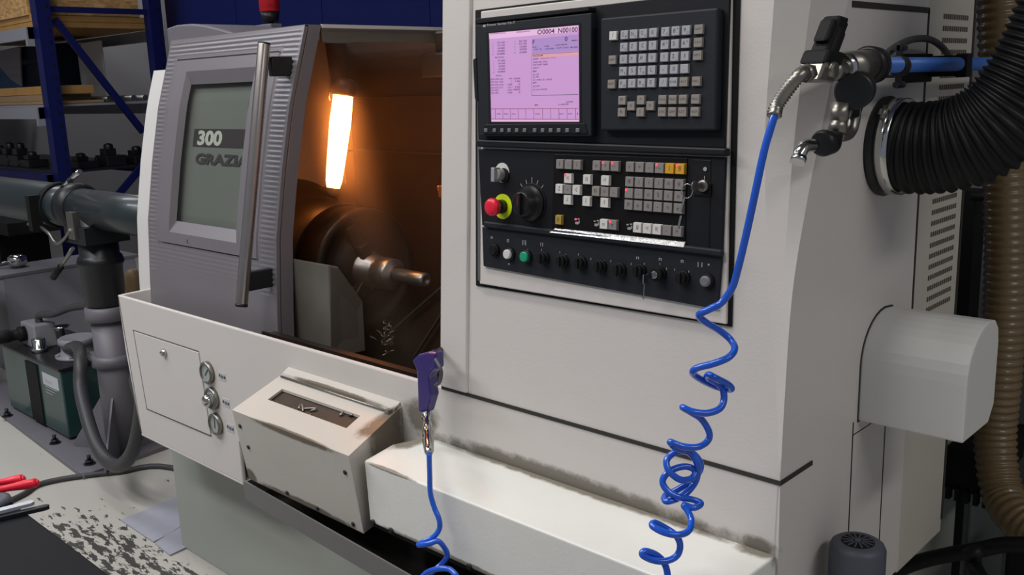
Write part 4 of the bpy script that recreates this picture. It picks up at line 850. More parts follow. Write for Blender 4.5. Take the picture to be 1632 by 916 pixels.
# coiled hose
hose = [(1240, 165, 1.10), (1233, 188, 1.09), (1218, 240, 1.08), (1205, 300, 1.075), (1190, 370, 1.075), (1177, 425, 1.075), (1167, 458, 1.075), (1150, 482, 1.07), (1132, 492, 1.06), (1114, 502, 1.06), (1126, 514, 1.075), (1146, 526, 1.10), (1164, 541, 1.11), (1171, 556, 1.10),
 (1160, 570, 1.08), (1135, 580, 1.065), (1112, 586, 1.055), (1104, 594, 1.06), (1120, 606, 1.085), (1145, 617, 1.11), (1165, 620, 1.11), (1160, 612, 1.10), (1140, 602, 1.075), (1130, 597, 1.075), (1128, 602, 1.085), (1148, 614, 1.10), (1154, 632, 1.10), (1148, 650, 1.09), (1128, 658, 1.075), (1105, 656, 1.06), (1088, 649, 1.055),
 (1100, 656, 1.07), (1118, 668, 1.09), (1130, 688, 1.10), (1128, 702, 1.10), (1112, 712, 1.08), (1088, 711, 1.065), (1068, 704, 1.055), (1078, 714, 1.07), (1100, 722, 1.095), (1112, 742, 1.10), (1108, 768, 1.10), (1088, 790, 1.08), (1063, 799, 1.065),
 (1060, 790, 1.07), (1080, 780, 1.085), (1106, 762, 1.105), (1117, 742, 1.11), (1104, 722, 1.10), (1080, 719, 1.08), (1063, 732, 1.065), (1066, 750, 1.06), (1084, 764, 1.07), (1102, 762, 1.09), (1108, 750, 1.10), (1092, 743, 1.09), (1068, 750, 1.07), (1056, 766, 1.06), (1064, 782, 1.06),
 (1082, 792, 1.07), (1104, 796, 1.09), (1117, 802, 1.10), (1106, 809, 1.09), (1090, 805, 1.08), (1096, 814, 1.085), (1102, 830, 1.09), (1097, 846, 1.085), (1080, 852, 1.07), (1058, 848, 1.055), (1040, 838, 1.045), (1044, 833, 1.05), (1062, 842, 1.07), (1078, 854, 1.085), (1084, 870, 1.09), (1078, 886, 1.085), (1060, 894, 1.07), (1040, 892, 1.055), (1024, 884, 1.045),
 (1028, 878, 1.05), (1046, 884, 1.065), (1058, 896, 1.075), (1064, 916, 1.075), (1060, 940, 1.06), (1040, 960, 1.0)]
hp = [Y_(x, y, yy-.035-max(0, min(.045, (y-790)*.0007))) for x, y, yy in hose]
g = MB()
tail = [(700, 945, 1.0), (728, 925, .985), (718, 908, .985), (700, 906, .98), (680, 912, .975), (672, 922, .975), (690, 910, .985), (706, 896, 1.0), (713, 884, 1.005), (708, 872, 1.0), (698, 862, .99), (684, 866, .98), (667, 868, .975), (675, 863, .98), (690, 856, .99), (700, 843, 1.0), (700, 828, 1.0), (692, 808, 1.0), (686, 785, 1.0), (685, 755, 1.0), (684, 722, 1.0)]
tp = [Y_(*p) for p in tail]
mid = [V((-.86, .93, .62)), V((-1.05, .93, .55))]
g.tube(catmull(hp+mid+tp, 7), .0048, 12)
ho = g.build('coiled_air_hose', 'hose'); solo(ho, 'bright blue coiled air hose hanging from the regulator in front of the lathe', 'hose')
g = MB(); gp = catmull([rp(1288, 116, -.545), rp(1272, 122, -.545)]+[V(hp[0])+V((0, 0, 0))*0, hp[1]], 14); gp = resample(gp, .0021); rr = [.0072+.0020*(i % 2) for i in range(len(gp))]
g.tube(gp, rr, 12); g.lathe(gp[0]-(gp[1]-gp[0]).normalized()*.004, gp[1]-gp[0], [(0, .011), (.016, .011)], 6); s_ = g.build('spring_guard', 'steel'); s_.parent = ho; s_.matrix_parent_inverse = parent_inv(ho); s_['label'] = 'coiled metal spring guard'
# blow gun
gun = thing('blow_gun', 'dark purple air blow gun hooked over the door sill beside the cabinet', 'blow gun', Y_(682, 650, 1.13))
GYg = 1.14
def gp_(x, y, yy=GYg): return Y_(x, y, yy)
g = MB()
prof = [(662, 572), (672, 563), (688, 559), (701, 560), (702, 585), (694, 592), (690, 600), (691, 612), (694, 628), (686, 656), (672, 654), (671, 630), (670, 600), (669, 588)]
p3 = [gp_(*p) for p in prof]; g.prism([p+V((0, -.010, 0)) for p in p3], (0, .022, 0)); g.build('gun_body', 'purple', gun, .005, 3)
g = MB(); n0 = gp_(668, 573); g.lathe(gp_(690, 567)+V((0, .0, 0)), V((-.7, 1, -.1)), [(0, .010), (.02, .009), (.05, .005), (.08, .004)], 14); g.build('nozzle', 'black', gun)
g = MB(); g.tube(catmull([gp_(694, 572, 1.125), gp_(703, 590, 1.12), gp_(701, 608, 1.125), gp_(694, 614, 1.13)], 6), .0035, 8); g.build('hanging_hook', 'greyduct', gun)
a_, b_ = gp_(679, 655), tp[-1]; d_ = (b_-a_); ln = d_.length
g = MB(); g.lathe(a_, d_, [(0, .009), (ln*.15, .0095), (ln*.17, .007), (ln*.32, .007), (ln*.34, .0095), (ln*.52, .0095), (ln*.54, .0075), (ln*.6, .010), (ln*.66, .008), (ln*.72, .0105), (ln*.95, .0085), (ln, .006)], 20); g.build('swivel_fitting', 'chrome', gun)
# ================================================================== DUCT, HOSES, RIGHT SIDE
duct = thing('exhaust_duct', 'thick black ribbed duct leaving the side of the lathe', 'duct', (XR, 1.51, 1.38))
path = catmull([(-.612, 1.51, 1.385), (-.56, 1.51, 1.382), (-.50, 1.513, 1.392), (-.45, 1.522, 1.425), (-.415, 1.535, 1.48), (-.385, 1.545, 1.56), (-.36, 1.55, 1.66), (-.345, 1.55, 1.80), (-.34, 1.55, 1.95)], 40)
rp_ = resample(path, .0022); g = MB(); g.tube(rp_, [.0685+.0034*math.sin(2*math.pi*i*.0022/.0125) for i in range(len(rp_))], 40); g.build('ribbed_sleeve', 'rubber', duct)
g = MB(); g.lathe((XR, 1.51, 1.384), (1, 0, 0), [(0, .078), (.006, .079), (.012, .073), (.03, .072)], 48); g.build('mounting_flange', 'blackgrey', duct)
g = MB(); g.lathe((XR+.012, 1.51, 1.384), (1, 0, 0), [(0, .0735), (.0005, .0755), (.022, .0755), (.0225, .0735)], 48); g.obox((XR+.020, 1.457, 1.437), (.007, 0, 0), (0, .004, .004), (0, .004, -.004)); hcl = g.build('hose_clamp', 'chrome', duct)
g = MB(); g.cyl((XR+.020, 1.449, 1.430), (XR+.020, 1.461, 1.449), .004, seg=14); g.build('clamp_screw', 'steel', hcl)
def ribbed(name, pts, r, amp, pitch, mt, lab, cat, seg=28):
    p = resample(catmull(pts, 30), pitch/5); g = MB(); g.tube(p, [r+amp*math.sin(2*math.pi*i/5) for i in range(len(p))], seg); o = g.build(name, mt); return solo(o, lab, cat)
yh = 2.12
hp2 = [Y_(1592, -60, yh), Y_(1595, 60, yh), Y_(1602, 250, yh), Y_(1603, 450, yh), Y_(1594, 600, yh), Y_(1586, 700, yh), Y_(1596, 780, yh-.03), Y_(1622, 825, yh-.08), Y_(1680, 870, yh-.12)]
ribbed('extraction_hose', hp2, .042, .0022, .017, 'amber', 'amber brown ribbed hose hanging behind the lathe at the right', 'hose')
# dark cabinet and wall pieces beyond the lathe
g = MB(); p = Y_(1550, 350, 2.8); g.box(p.x, p.x+1.2, 2.8, 3.1, .0, Y_(1560, 330, 2.8).z); g.box(p.x, p.x+1.2, 2.797, 2.8, .25, .27); oc = g.build('grey_green_cabinet', 'wallgreen'); solo(oc, 'grey green cabinet standing behind the lathe at the right', 'cabinet')
g = MB(); p = Y_(1532, 340, 2.62); g.box(p.x-.02, p.x+.035, 2.62, 2.70, .0, p.z+.06); g.lathe((p.x+.03, 2.6, p.z+.05), (1, 0, 0), [(0, .012), (.04, .012), (.05, .02), (.06, .012)], 12); oc = g.build('black_post', 'matblack'); solo(oc, 'narrow black post between the lathe rear and the green cabinet', 'post')
g = MB(); p0 = Y_(1495, 770, 2.15); p1 = Y_(1565, 805, 2.15)
g.box(p0.x, p1.x, 2.15, 2.45, p1.z+.02, Y_(1530, 740, 2.15).z+.02); 
for k in range(5): g.box(p0.x+.02+k*.02, p0.x+.03+k*.02, 2.14, 2.16, p1.z-.002, p1.z+.03)
oc = g.build('pump_block', 'matblack'); solo(oc, 'black pump block hanging low behind the lathe corner', 'pump')
g = MB(); p0 = Y_(1492, 855, 2.32); p1 = Y_(1548, 855, 2.32); g.box(max(p0.x-.2, -.70), p1.x, 2.32, 2.6, .0, Y_(1500, 780, 2.32).z); oc = g.build('coolant_tank', 'wallgreen', None, .006); solo(oc, 'grey green coolant tank low behind the rear edge of the lathe', 'tank')
mo = thing('coolant_pump', 'dark grey round coolant pump motor with slotted fan cap', 'pump', (-.56, 1.35, .25))
mc = Z_(1367, 868, .78); mr = .0425
g = MB(); g.lathe((mc.x, mc.y, .25), (0, 0, 1), [(0, mr), (.525, mr), (.532, mr-.003), (.536, mr-.009)], 48, caps=True); mb_ = g.build('motor_housing', 'greyduct', mo)
g = MB(); g.lathe((mc.x, mc.y, .7845), (0, 0, 1), [(0, mr*.58), (.0022, mr*.58)], 40); fc = g.build('fan_recess', 'matblack', mo)
g = MB()
for k in range(14):
    an = 2*math.pi*k/14; d_ = V((math.cos(an), math.sin(an), 0)); g.obox(V((mc.x, mc.y, .7872))+d_*mr*.36, d_*mr*.20, V((-d_.y, d_.x, 0))*.0011, (0, 0, .001))
g.lathe((mc.x, mc.y, .786), (0, 0, 1), [(0, .005), (.003, .005)], 16); g.build('fan_grille', 'greyduct', mo)
g = MB(); g.tube(catmull([Y_(1380, 935, 1.93), Y_(1450, 900, 1.93), Y_(1510, 884, 1.93), Y_(1560, 876, 1.93), Y_(1600, 868, 1.93), Y_(1660, 868, 1.93)], 6), .016, 14); oc = g.build('black_hose', 'rubber'); solo(oc, 'black hose running low across the lower right corner', 'hose')
g = MB(); g.tube(catmull([Y_(1552, 880, 1.85), Y_(1552, 900, 1.85), Y_(1566, 925, 1.8), Y_(1590, 950, 1.8)], 6), .015, 14); g.cyl(Y_(1548, 872, 1.85), Y_(1556, 888, 1.85), .018); oc = g.build('branch_hose', 'rubber'); solo(oc, 'short black branch hose dropping from the low hose at lower right', 'hose')
g = MB(); p0 = Y_(1604, 850, 2.08); g.box(p0.x, p0.x+.35, 2.08, 2.33, .0, Y_(1610, 842, 2.08).z); oc = g.build('black_drum', 'matblack', None, .01); solo(oc, 'black box shaped drum in the lower right corner', 'drum')
# ================================================================== LEFT SIDE AND BACKGROUND
g = MB(); x0 = Y_(266, 40, 3.45).x; g.box(x0, -1.6, 3.45, 3.5, 0, 4.29)
for k in range(1, 5): g.box(x0+k*.95, x0+k*.95+.006, 3.447, 3.45, 0, 4.29)
struct(g.build('wall_partition', 'wallblue'))
# bar feeder
bf = thing('bar_feeder', 'dark bar feeder tube on a black and grey stand left of the lathe', 'bar feeder', (-3.87, 1.6, 0))
ZT, YT = 1.062, 1.6
g = MB(); g.lathe((-4.02, YT, ZT), (1, 0, 0), [(0, .078), (.9, .078)], 48); g.build('front_tube', 'tealpipe', bf)
g = MB(); g.lathe((-8.0, YT, ZT-.005), (1, 0, 0), [(0, .094), (3.78, .094), (3.80, .088), (3.97, .088)], 48); g.build('rear_tube', 'tealpipe', bf)
g = MB(); g.lathe((-4.08, YT, ZT), (1, 0, 0), [(0, .09), (.005, .098), (.06, .098), (.07, .090), (.085, .080)], 48); g.build('front_collar', 'blackgrey', bf)
g = MB(); g.lathe((-4.235, YT, ZT-.005), (1, 0, 0), [(0, .094), (.003, .100), (.035, .100), (.038, .094)], 48); g.box(-4.24, -4.20, YT-.135, YT-.09, ZT-.10, ZT+.05); cl = g.build('clamp_band', 'matblack', bf)
a_, b_ = Y_(98, 298, 1.50), Y_(110, 288, 1.50); g = MB(); g.cyl(a_, b_, .006); g.tube([b_, b_+(b_-a_)*1.4], .010, 10); g.build('clamp_lever', 'chrome', cl)
a_, b_ = Y_(112, 402, 1.47), Y_(92, 432, 1.47); g = MB(); g.cyl(a_+(a_-b_)*.2, b_, .008); g.build('swing_lever', 'steel', bf); g = MB(); g.cyl(b_+(a_-b_)*.25, b_-(a_-b_)*.35, .013); g.build('lever_grip', 'matblack', bf)
g = MB(); g.tube(catmull([Y_(45, 357, 1.5), Y_(62, 360, 1.5), Y_(78, 372, 1.5), Y_(90, 388, 1.5), Y_(103, 380, 1.5), Y_(112, 366, 1.5)], 5), .007, 8); g.box(*(lambda p: (p.x-.03, p.x+.035, 1.50, 1.56, p.z-.05, p.z+.06))(Y_(112, 362, 1.5))); g.build('pivot_linkage', 'steel', bf)
CX, CYY = -3.885, 1.6
g = MB(); g.lathe((CX, CYY, .66), (0, 0, 1), [(0, .072), (.01, .080), (.17, .083), (.175, .09), (.19, .092), (.21, .085), (.215, .078), (.42, .078)], 40); g.box(CX-.10, CX+.10, CYY-.09, CYY+.09, .93, 1.0); g.build('black_column', 'blackgrey', bf)
g = MB(); g.lathe((CX, CYY, .02), (0, 0, 1), [(0, .068), (.60, .068)], 40); gc = g.build('grey_column', 'castgrey', bf)
g = MB(); g.lathe((CX, CYY, .60), (0, 0, 1), [(0, .068), (.002, .086), (.055, .086), (.06, .078)], 40); g.build('upper_collar', 'castgrey', gc)
g = MB(); g.lathe((CX, CYY, .405), (0, 0, 1), [(0, .068), (.002, .084), (.045, .084), (.047, .068)], 40); g.box(CX-.13, CX-.07, CYY-.05, CYY-.0, .41, .445); g.build('lower_collar', 'castgrey', gc)
for s_, dx, dy in [(0, -.20, -.11), (1, .16, -.14), (2, .02, .2)]:
    d_ = V((dx, dy, 0)).normalized(); n_ = V((-d_.y, d_.x, 0))*.004; q = V((CX, CYY, .02)); g = MB(); g.prism([q+d_*.06-n_, q+d_*.25-n_, q+d_*.25-n_+V((0, 0, .02)), q+d_*.065-n_+V((0, 0, .26))], n_*2); g.build('gusset', 'castgrey', bf)
pl = [Z_(-60, 601, .02), Z_(132, 757, .02), Z_(275, 705, .02)]; pl = [V((-5.45, pl[1].y+.095, 0)), V((pl[1].x, pl[1].y, 0)), V((pl[2].x, pl[2].y+.05, 0)), V((-5.45, pl[2].y+.10, 0))]
g = MB(); g.prism(pl, (0, 0, .02)); g.build('base_plate', 'castgrey', bf, .002)
for px, py in [(88, 706), (143, 739), (12, 663)]:
    p = Z_(px, py, .02); g = MB(); g.lathe(p-V((0, 0, .0)), (0, 0, 1), [(0, .024), (.004, .024)], 16); g.lathe(p+V((0, 0, .004)), (0, 0, 1), [(0, .017), (.014, .017)], 6); g.lathe(p+V((0, 0, .018)), (0, 0, 1), [(0, .008), (.02, .008)], 10); g.build('anchor_bolt', 'blackgrey', bf)
M['hosegrey'] = mat('looped_hose_grey', '#39383a', .5, 0, .1, 10)
# hydraulic power pack
hp_ = thing('hydraulic_power_pack', 'dark green hydraulic tank with grey pump head and paper label', 'hydraulic unit', (-4.5, 1.63, .02))
tx0, tx1, ty0, ty1, tz1 = -4.90, -4.19, 1.49, 1.80, .342
g = MB(); g.box(tx0, tx1, ty0, ty1, .03, tz1); tk = g.build('tank', 'darkgreen', hp_, .006)
g = MB(); g.box(tx0-.01, tx1+.01, ty0-.01, ty1+.01, tz1, tz1+.012); g.build('tank_lid', 'blackgrey', tk, .002)
g = MB(); a_ = Y_(45, 600, ty0); b_ = Y_(62, 600, ty0); g.box(a_.x, b_.x, ty0-.006, ty0, .035, tz1-.02); g.build('level_gauge_strip', 'matblack', tk)
g = MB(); a_ = Y_(67, 592, ty0); b_ = Y_(95, 625, ty0); g.box(a_.x, b_.x, ty0-.0015, ty0, b_.z+.005, a_.z); zz = a_.z-.035
g.text('Fluid', lambda x, y: V((a_.x+.03+.07*x, ty0-.0018, zz-.008+.016*y)), 1); 
for k in range(3): g.box(a_.x+.02, b_.x-.02-.03*k, ty0-.0018, ty0-.001, zz-.03-k*.014, zz-.025-k*.014, 1)
g.build('tank_label', ['label', 'lprint'], tk)
cp = Y_(119, 553, 1.66); cp = V((-4.335, 1.635, tz1+.012))
g = MB(); g.lathe(cp, (0, 0, 1), [(0, .10), (.012, .10), (.014, .075), (.06, .072), (.062, .082), (.085, .082), (.09, .076)], 36)
for k in range(6):
    an = k*math.pi/3+.3; g.lathe(cp+V((.09*math.cos(an), .09*math.sin(an), .012)), (0, 0, 1), [(0, .011), (.008, .011)], 6)
g.build('pump_head', 'headgrey', hp_)
g = MB(); q = V((-4.70, 1.60, tz1+.012)); g.box(q.x-.08, q.x+.09, q.y-.05, q.y+.05, q.z, q.z+.115); g.build('valve_block', 'headgrey', hp_, .006)
g = MB(); g.lathe(q+V((-.03, -.05, .062)), (-.15, -1, 0), [(0, .036), (.03, .036), (.032, .026), (.06, .025), (.07, .031), (.13, .031), (.135, .026)], 24); g.build('solenoid', 'matblack', hp_)
g = MB(); g.lathe(q+V((.13, -.05, .0)), (0, 0, 1), [(0, .036), (.02, .036), (.022, .030), (.06, .030), (.064, .024)], 20); g.build('filler_cap', 'chrome', hp_); g = MB(); g.lathe(q+V((.13, .06, .0)), (0, 0, 1), [(0, .012), (.09, .012), (.092, .035), (.10, .035)], 20); g.build('breather', 'chrome', hp_)
g = MB(); pts = [cp+V((.02, -.05, .05)), Y_(124, 553, 1.555), Y_(128, 572, 1.47)]+[Y_(*p) for p in [(128, 615, 1.43), (136, 655, 1.40), (152, 705, 1.37), (172, 735, 1.36), (192, 741, 1.36), (210, 722, 1.37), (221, 685, 1.38), (226, 640, 1.40), (222, 590, 1.45)]]+[V((-3.25, 1.62, .60)), V((-2.92, 1.72, .60))]
g.tube(catmull(pts, 8), .026, 16); o = g.build('looped_hose', 'hosegrey', hp_); o['label'] = 'thick black looped hose'
g = MB(); g.tube(catmull([q+V((.03, .0, .10)), q+V((.04, .0, .15)), Y_(85, 500, 1.62), Y_(110, 491, 1.66), Y_(135, 487, 1.68), Y_(165, 486, 1.70), V((-3.3, 1.72, .66))], 6), .017, 12); g.build('upper_hose', 'cable', hp_)
# floor cable and cover plates
g = MB(); g.tube(catmull([Z_(-40, 830, .011), Z_(0, 806, .011), Z_(38, 787, .011), Z_(59, 773, .011), Z_(94, 764, .011), Z_(141, 757, .011), Z_(189, 752, .011), Z_(273, 745, .011), V((-2.88, 1.72, .011))], 6), .011, 10); o = g.build('floor_cable', 'cable'); solo(o, 'dark grey cable lying across the painted floor to the lathe', 'cable')
for i, ps in enumerate([[(193, 830), (281, 794), (300, 838), (245, 865)], [(247, 867), (287, 841), (310, 868), (271, 886)]]):
    g = MB(); g.prism([Z_(x, y, .001) for x, y in ps], (0, 0, .006)); o = g.build('floor_cover_plate', 'patch', None, .001); solo(o, ['larger grey cover plate on the worn floor by the lathe base', 'smaller grey cover plate on the worn floor nearest the camera'][i], 'floor plate')
# table in the foreground with tools
tb_ = thing('work_table', 'black topped work table in the lower left corner', 'table', (-2.0, .1, 0))
g = MB(); g.box(-3.1, -1.15, -.35, .548, .715, .75); g.build('table_top', 'tabletop', tb_, .004)
for x in (-3.0, -1.25):
    for y in (-.28, .48): g = MB(); g.box(x-.025, x+.025, y-.025, y+.025, 0, .715); g.build('leg', 'blackgrey', tb_)
pz = .774
pr_ = thing('pliers', 'pliers with red handles lying on the black table', 'pliers', Z_(10, 780, .75))
def tz(x, y, z): return Z_(x, y, z)
for nm, pts in [('handle', [(-45, 785), (-15, 772), (15, 766), (36, 763)]), ('handle', [(-45, 790), (-10, 782), (25, 775), (58, 769)])]:
    p = catmull([tz(x, y, .765) for x, y in pts], 6); g = MB(); g.tube(p, [.0085+.0015*math.sin(i*.5) for i in range(len(p))], 14); g.lathe(p[-1], p[-1]-p[-2], [(0, .0085), (.004, .006), (.006, .002)], 14); g.build(nm, 'red', pr_)
g = MB(); h_ = tz(-45, 787, .762); d_ = (tz(-90, 800, .762)-h_).normalized(); n_ = V((-d_.y, d_.x, 0)); g.obox(h_+d_*.03, d_*.045, n_*.016, (0, 0, .006)); g.build('jaws', 'steel', pr_, .003)
g = MB(); a_ = tz(0, 803, .752); g.lathe((a_.x-.012, a_.y-.012, .75), (0, 0, 1), [(0, .034), (.006, .036), (.012, .034), (.014, .026)], 28); o = g.build('round_grey_disc', 'greyduct'); solo(o, 'flat dark grey disc under the red handled pliers', 'disc')
def flatbar(name, p0, p1, w_, h_, z, mt, lab, cat):
    a_, b_ = tz(*p0, z), tz(*p1, z); d_ = (b_-a_); d_.z = 0; L_ = d_.length; d_.normalize(); n_ = V((-d_.y, d_.x, 0)); c = (a_+b_)/2; c.z = z
    g = MB(); pts = [a_+n_*w_, a_-n_*w_, b_-n_*w_*.9-d_*.006, b_-n_*w_*.4, b_+n_*w_*.4, b_+n_*w_*.9-d_*.006]; pts = [V((p.x, p.y, z)) for p in pts]; g.prism(pts, (0, 0, h_)); o = g.build(name, mt, None, .0008); return solo(o, lab, cat)
M['brightbar'] = mat('bright_bar', '#c9cad6', .38, .6, .1, 30)
flatbar('parting_tool', (-60, 842), (79, 810), .0075, .008, .7505, 'blackgrey', 'dark flat tool bar under the bright one on the black table', 'tool')
flatbar('flat_steel_bar', (-60, 832), (55, 803), .0085, .007, .7595, 'brightbar', 'bright flat steel bar on top of the dark tool on the black table', 'tool')
# pallet rack
rk = thing('pallet_rack', 'tall blue pallet rack with grey beams behind the bar feeder', 'rack', (-6.5, 2.87, 0))
RX_ = -6.5; PYs = (2.50, 3.25)
for y in PYs:
    g = MB(); w_ = .045
    g.box(RX_-.045, RX_+.045, y-w_, y+w_, 0, 2.9)
    for k in range(36): g.box(RX_+.0445, RX_+.0462, y+.016, y+.028, .2+k*.075, .2+k*.075+.028, 1)
    g.build('upright', ['rackblue', 'matblack'], rk)
def bar(p, q, r, mt='rackblue', nm='brace'): g = MB(); d_ = (q-p).normalized(); s_ = d_.cross(V((1, 0, 0))).normalized(); g.obox((p+q)/2, d_*((q-p).length/2), s_*r, (r*.7, 0, 0)); g.build(nm, mt, rk)
a_, b_ = X_(95, 15, RX_), X_(240, 22, RX_); bar(V((RX_, 2.5, a_.z)), V((RX_, 3.25, a_.z)), .018)
a_, b_ = X_(86, 30, RX_), X_(228, 210, RX_); bar(a_, b_, .022); zb = b_.z; bar(V((RX_, 3.25, zb-.05)), V((RX_, 2.5, zb-.75)), .022)
zl1, zl2, zl3 = X_(60, 50, RX_).z, X_(78, 178, RX_).z, X_(100, 285, RX_).z
print('rack z', zl1, zl2, zl3)
for z in (zl1, zl2, zl3):
    for y in (2.44, 3.31):
        g = MB(); g.box(-8.9, RX_-.046, y-.02, y+.02, z-.045, z+.03); g.box(RX_-.075, RX_-.046, y-.03, y+.03, z-.09, z+.029); g.build('beam', 'rackgrey' if z != zl3 else 'rackblue', rk)
for z, mt in ((zl2, 'rackgrey'), (zl3, 'blackgrey')):
    g = MB(); g.box(-8.9, RX_-.05, 2.47, 3.28, z+.03, z+.045); g.build('shelf_board', mt, rk)
# things on the rack
def item(name, lab, cat, mt, boxes, bev=.003, group=None):
    g = MB()
    for b in boxes: g.box(*b)
    o = g.build(name, mt, None, bev); return solo(o, lab, cat, group)
ot = zl1+.031
item('timber_board', 'pale stack of timber boards under the particle board crates', 'boards', 'wood', [(-8.8, RX_-.05, 2.47, 3.28, ot, ot+.035), (-8.8, RX_-.052, 2.47, 3.28, ot+.037, ot+.077)])
item('particle_board_crate', 'particle board crate on the top rack shelf left of the front upright', 'crate', 'osb', [(-8.7, -6.62, 2.46, 2.48, ot+.077, ot+.62), (-8.7, -8.68, 2.48, 3.2, ot+.077, ot+.62), (-8.7, -6.62, 3.18, 3.2, ot+.077, ot+.62), (-8.7, -6.62, 2.48, 3.18, ot+.077, ot+.09)])
item('particle_board_box', 'particle board box end seen between the two blue uprights', 'crate', 'osb', [(-6.60, -6.56, 2.56, 3.18, ot+.078, ot+.5), (-6.56, -6.55, 2.56, 3.18, ot+.078, ot+.10)])
s2 = zl2+.046
item('timber_plank', 'long pale timber plank lying on the middle rack shelf', 'plank', 'wood', [(-8.7, RX_-.052, 2.52, 2.80, s2+.065, s2+.12)])
item('brown_board', 'dark brown board under the timber plank on the middle shelf', 'board', 'tan', [(-8.7, RX_-.052, 2.50, 2.86, s2+.001, s2+.02), (-8.6, -6.7, 2.52, 2.84, s2+.021, s2+.063)])
for k in range(4):
    y = 2.90+k*.085; g = MB(); g.cyl((-8.7, y, s2+.022), (RX_-.05, y, s2+.022), .021, seg=14); o = g.build('steel_round_bar', 'steel'); solo(o, 'steel round bar on the middle rack shelf beside the planks', 'bar', 'steel bars on the middle rack shelf')
item('blue_bin', 'blue plastic bin on the middle rack shelf at the left edge', 'bin', 'bluebin', [(-8.8, -8.05, 2.88, 2.90, s2+.125, s2+.42), (-8.8, -8.78, 2.90, 3.2, s2+.125, s2+.42), (-8.07, -8.05, 2.90, 3.2, s2+.125, s2+.42), (-8.8, -8.05, 2.90, 3.2, s2+.125, s2+.14)])
item('dark_crate', 'dark crate behind the front blue upright on the middle shelf', 'crate', 'navy', [(-8.04, -7.45, 2.88, 3.24, s2+.125, s2+.44), (-8.04, -7.45, 2.86, 2.88, s2+.30, s2+.34)])
g = MB(); p = [V((-8.6, 2.845, s2+.42)), V((-7.9, 2.845, s2+.44)), V((-7.98, 2.845, s2+.14)), V((-8.18, 2.845, s2+.20))]; g.prism(p, (0, .012, 0)); o = g.build('plastic_sheet', 'rackgrey'); solo(o, 'crumpled pale plastic sheet hanging over the blue bin', 'plastic sheet')
item('display_board', 'narrow white board leaning beside the front upright of the rack', 'board', 'white', [(-7.4, -7.05, 3.10, 3.115, s2+.001, s2+.44), (-7.4, -7.37, 3.07, 3.14, s2+.001, s2+.44)])
# dark tooling on the lower shelf
s3 = zl3+.046
M['tool'] = mat('dark_tooling', '#1e1f22', .4, .4, .3, 12)
random.seed(3)
for k in range(9):
    x = -8.3+k*.21 if k < 6 else -6.70; y = 2.6 if k < 6 else 2.72+(k-6)*.2
    h_ = random.uniform(.10, .2) if k < 6 else [.10, .15, .12][k-6]
    g = MB(); g.box(x-.09, x+.09 if k < 6 else x+.1, y-.07, y+.07, s3, s3+h_*.5); g.box(x-.05, x+.04, y-.05, y+.03, s3+h_*.5, s3+h_*.8); g.lathe((x+.01, y-.01, s3+h_*.75), (0, 0, 1), [(0, .035), (h_*.25, .03), (h_*.3, .012)], 14); g.cyl((x-.08, y-.075, s3+h_*.3), (x-.08, y+.08, s3+h_*.3), .018, seg=12)
    o = g.build('tooling_fixture', 'tool', None, .004); solo(o, 'dark steel machining fixture in the dim row on the lower rack shelf' if k < 6 else 'dark steel fixture on the lower shelf between the blue uprights', 'fixture', 'fixtures in the dim row on the lower rack shelf' if k < 6 else 'fixtures between the uprights')
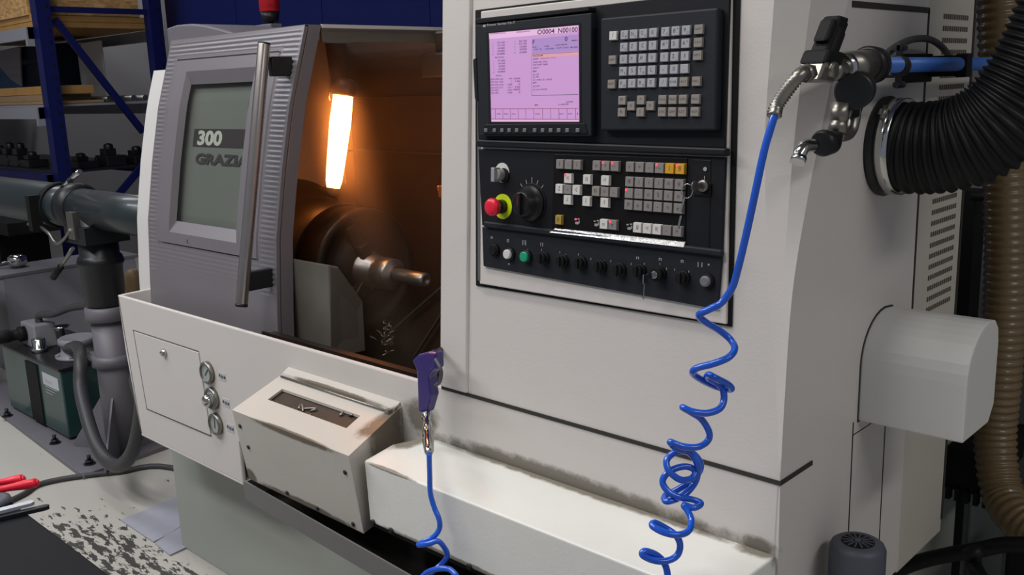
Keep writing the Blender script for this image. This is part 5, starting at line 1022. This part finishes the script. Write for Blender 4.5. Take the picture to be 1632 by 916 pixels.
# bench and cabinet behind the bar feeder
def bx(name, lab, cat, mt, b, bev=.004, grp=None): return item(name, lab, cat, mt, b, bev, grp)
bx('machine_bench', 'long black machine bench in the dark behind the bar feeder', 'bench', 'matblack', [(-8.8, -6.15, 2.0, 2.38, .70, .78), (-8.7, -6.5, 2.05, 2.36, .0, .70)])
bx('lower_store_shelf', 'pale shelf board low between the bar feeder and the rack', 'shelf', 'rackgrey', [(-5.9, -4.6, 2.75, 3.2, .86, .90), (-5.88, -5.84, 2.77, 3.18, 0, .86), (-4.66, -4.62, 2.77, 3.18, 0, .86)])
for k in range(3):
    x = -5.75+k*.33; g = MB(); g.box(x-.10, x+.10, 2.8, 2.95, .901, .96); g.cyl((x, 2.87, .96), (x+.02, 2.87, 1.03-.02*k), .04, seg=16); g.cyl((x-.12, 2.83, .93), (x+.13, 2.83, .93), .02, seg=12)
    o = g.build('dark_casting', 'tool', None, .003); solo(o, 'dark casting on the pale low shelf behind the bar feeder', 'casting', 'castings on the pale low shelf')
XC = -5.55
a_, b_ = X_(3.5, 444, XC), X_(150, 423, XC); print('cab', a_, b_)
cb2 = thing('grey_cabinet', 'low grey metal cabinet behind the green hydraulic tank', 'cabinet', (XC-.3, (a_.y+b_.y)/2, 0))
g = MB(); g.box(XC-.30, XC, a_.y, b_.y+.25, .0, a_.z); g.build('cabinet_body', 'rackgrey', cb2, .004); g = MB(); g.box(XC-.32, XC+.004, a_.y-.01, b_.y+.27, a_.z, a_.z+.02); g.build('cabinet_top', 'castgrey', cb2, .003)
bx('white_casing', 'pale metal casing at the left edge behind the hydraulic tank', 'casing', 'rackgrey', [(-5.75, -5.35, 1.42, 1.62, .25, .62), (-5.70, -5.40, 1.46, 1.6, .10, .25)], .01)
g = MB(); q = V((XC-.18, a_.y+.15, a_.z+.021)); g.lathe(q, (0, 0, 1), [(0, .03), (.02, .05), (.06, .05), (.075, .03)], 20); g.tube([q+V((-.1, -.3, .03)), q+V((-.02, 0, .03))], .012, 10); o = g.build('metal_fitting', 'chrome'); solo(o, 'shiny metal fitting on top of the low grey cabinet', 'fitting')
g = MB(); p = Y_(213, 452, 1.95); g.lathe((p.x, p.y, p.z-.06), (0, 0, 1), [(0, .03), (.05, .045), (.10, .04), (.13, .02)], 16); g.box(p.x-.3, p.x+.1, 1.9, 2.0, p.z-.10, p.z-.06); g.box(p.x-.02, p.x+.02, 1.93, 1.97, 0, p.z-.1); o = g.build('tan_cap', 'tan'); solo(o, 'tan plastic cap on a stand between the bar feeder and the white shell', 'cap')
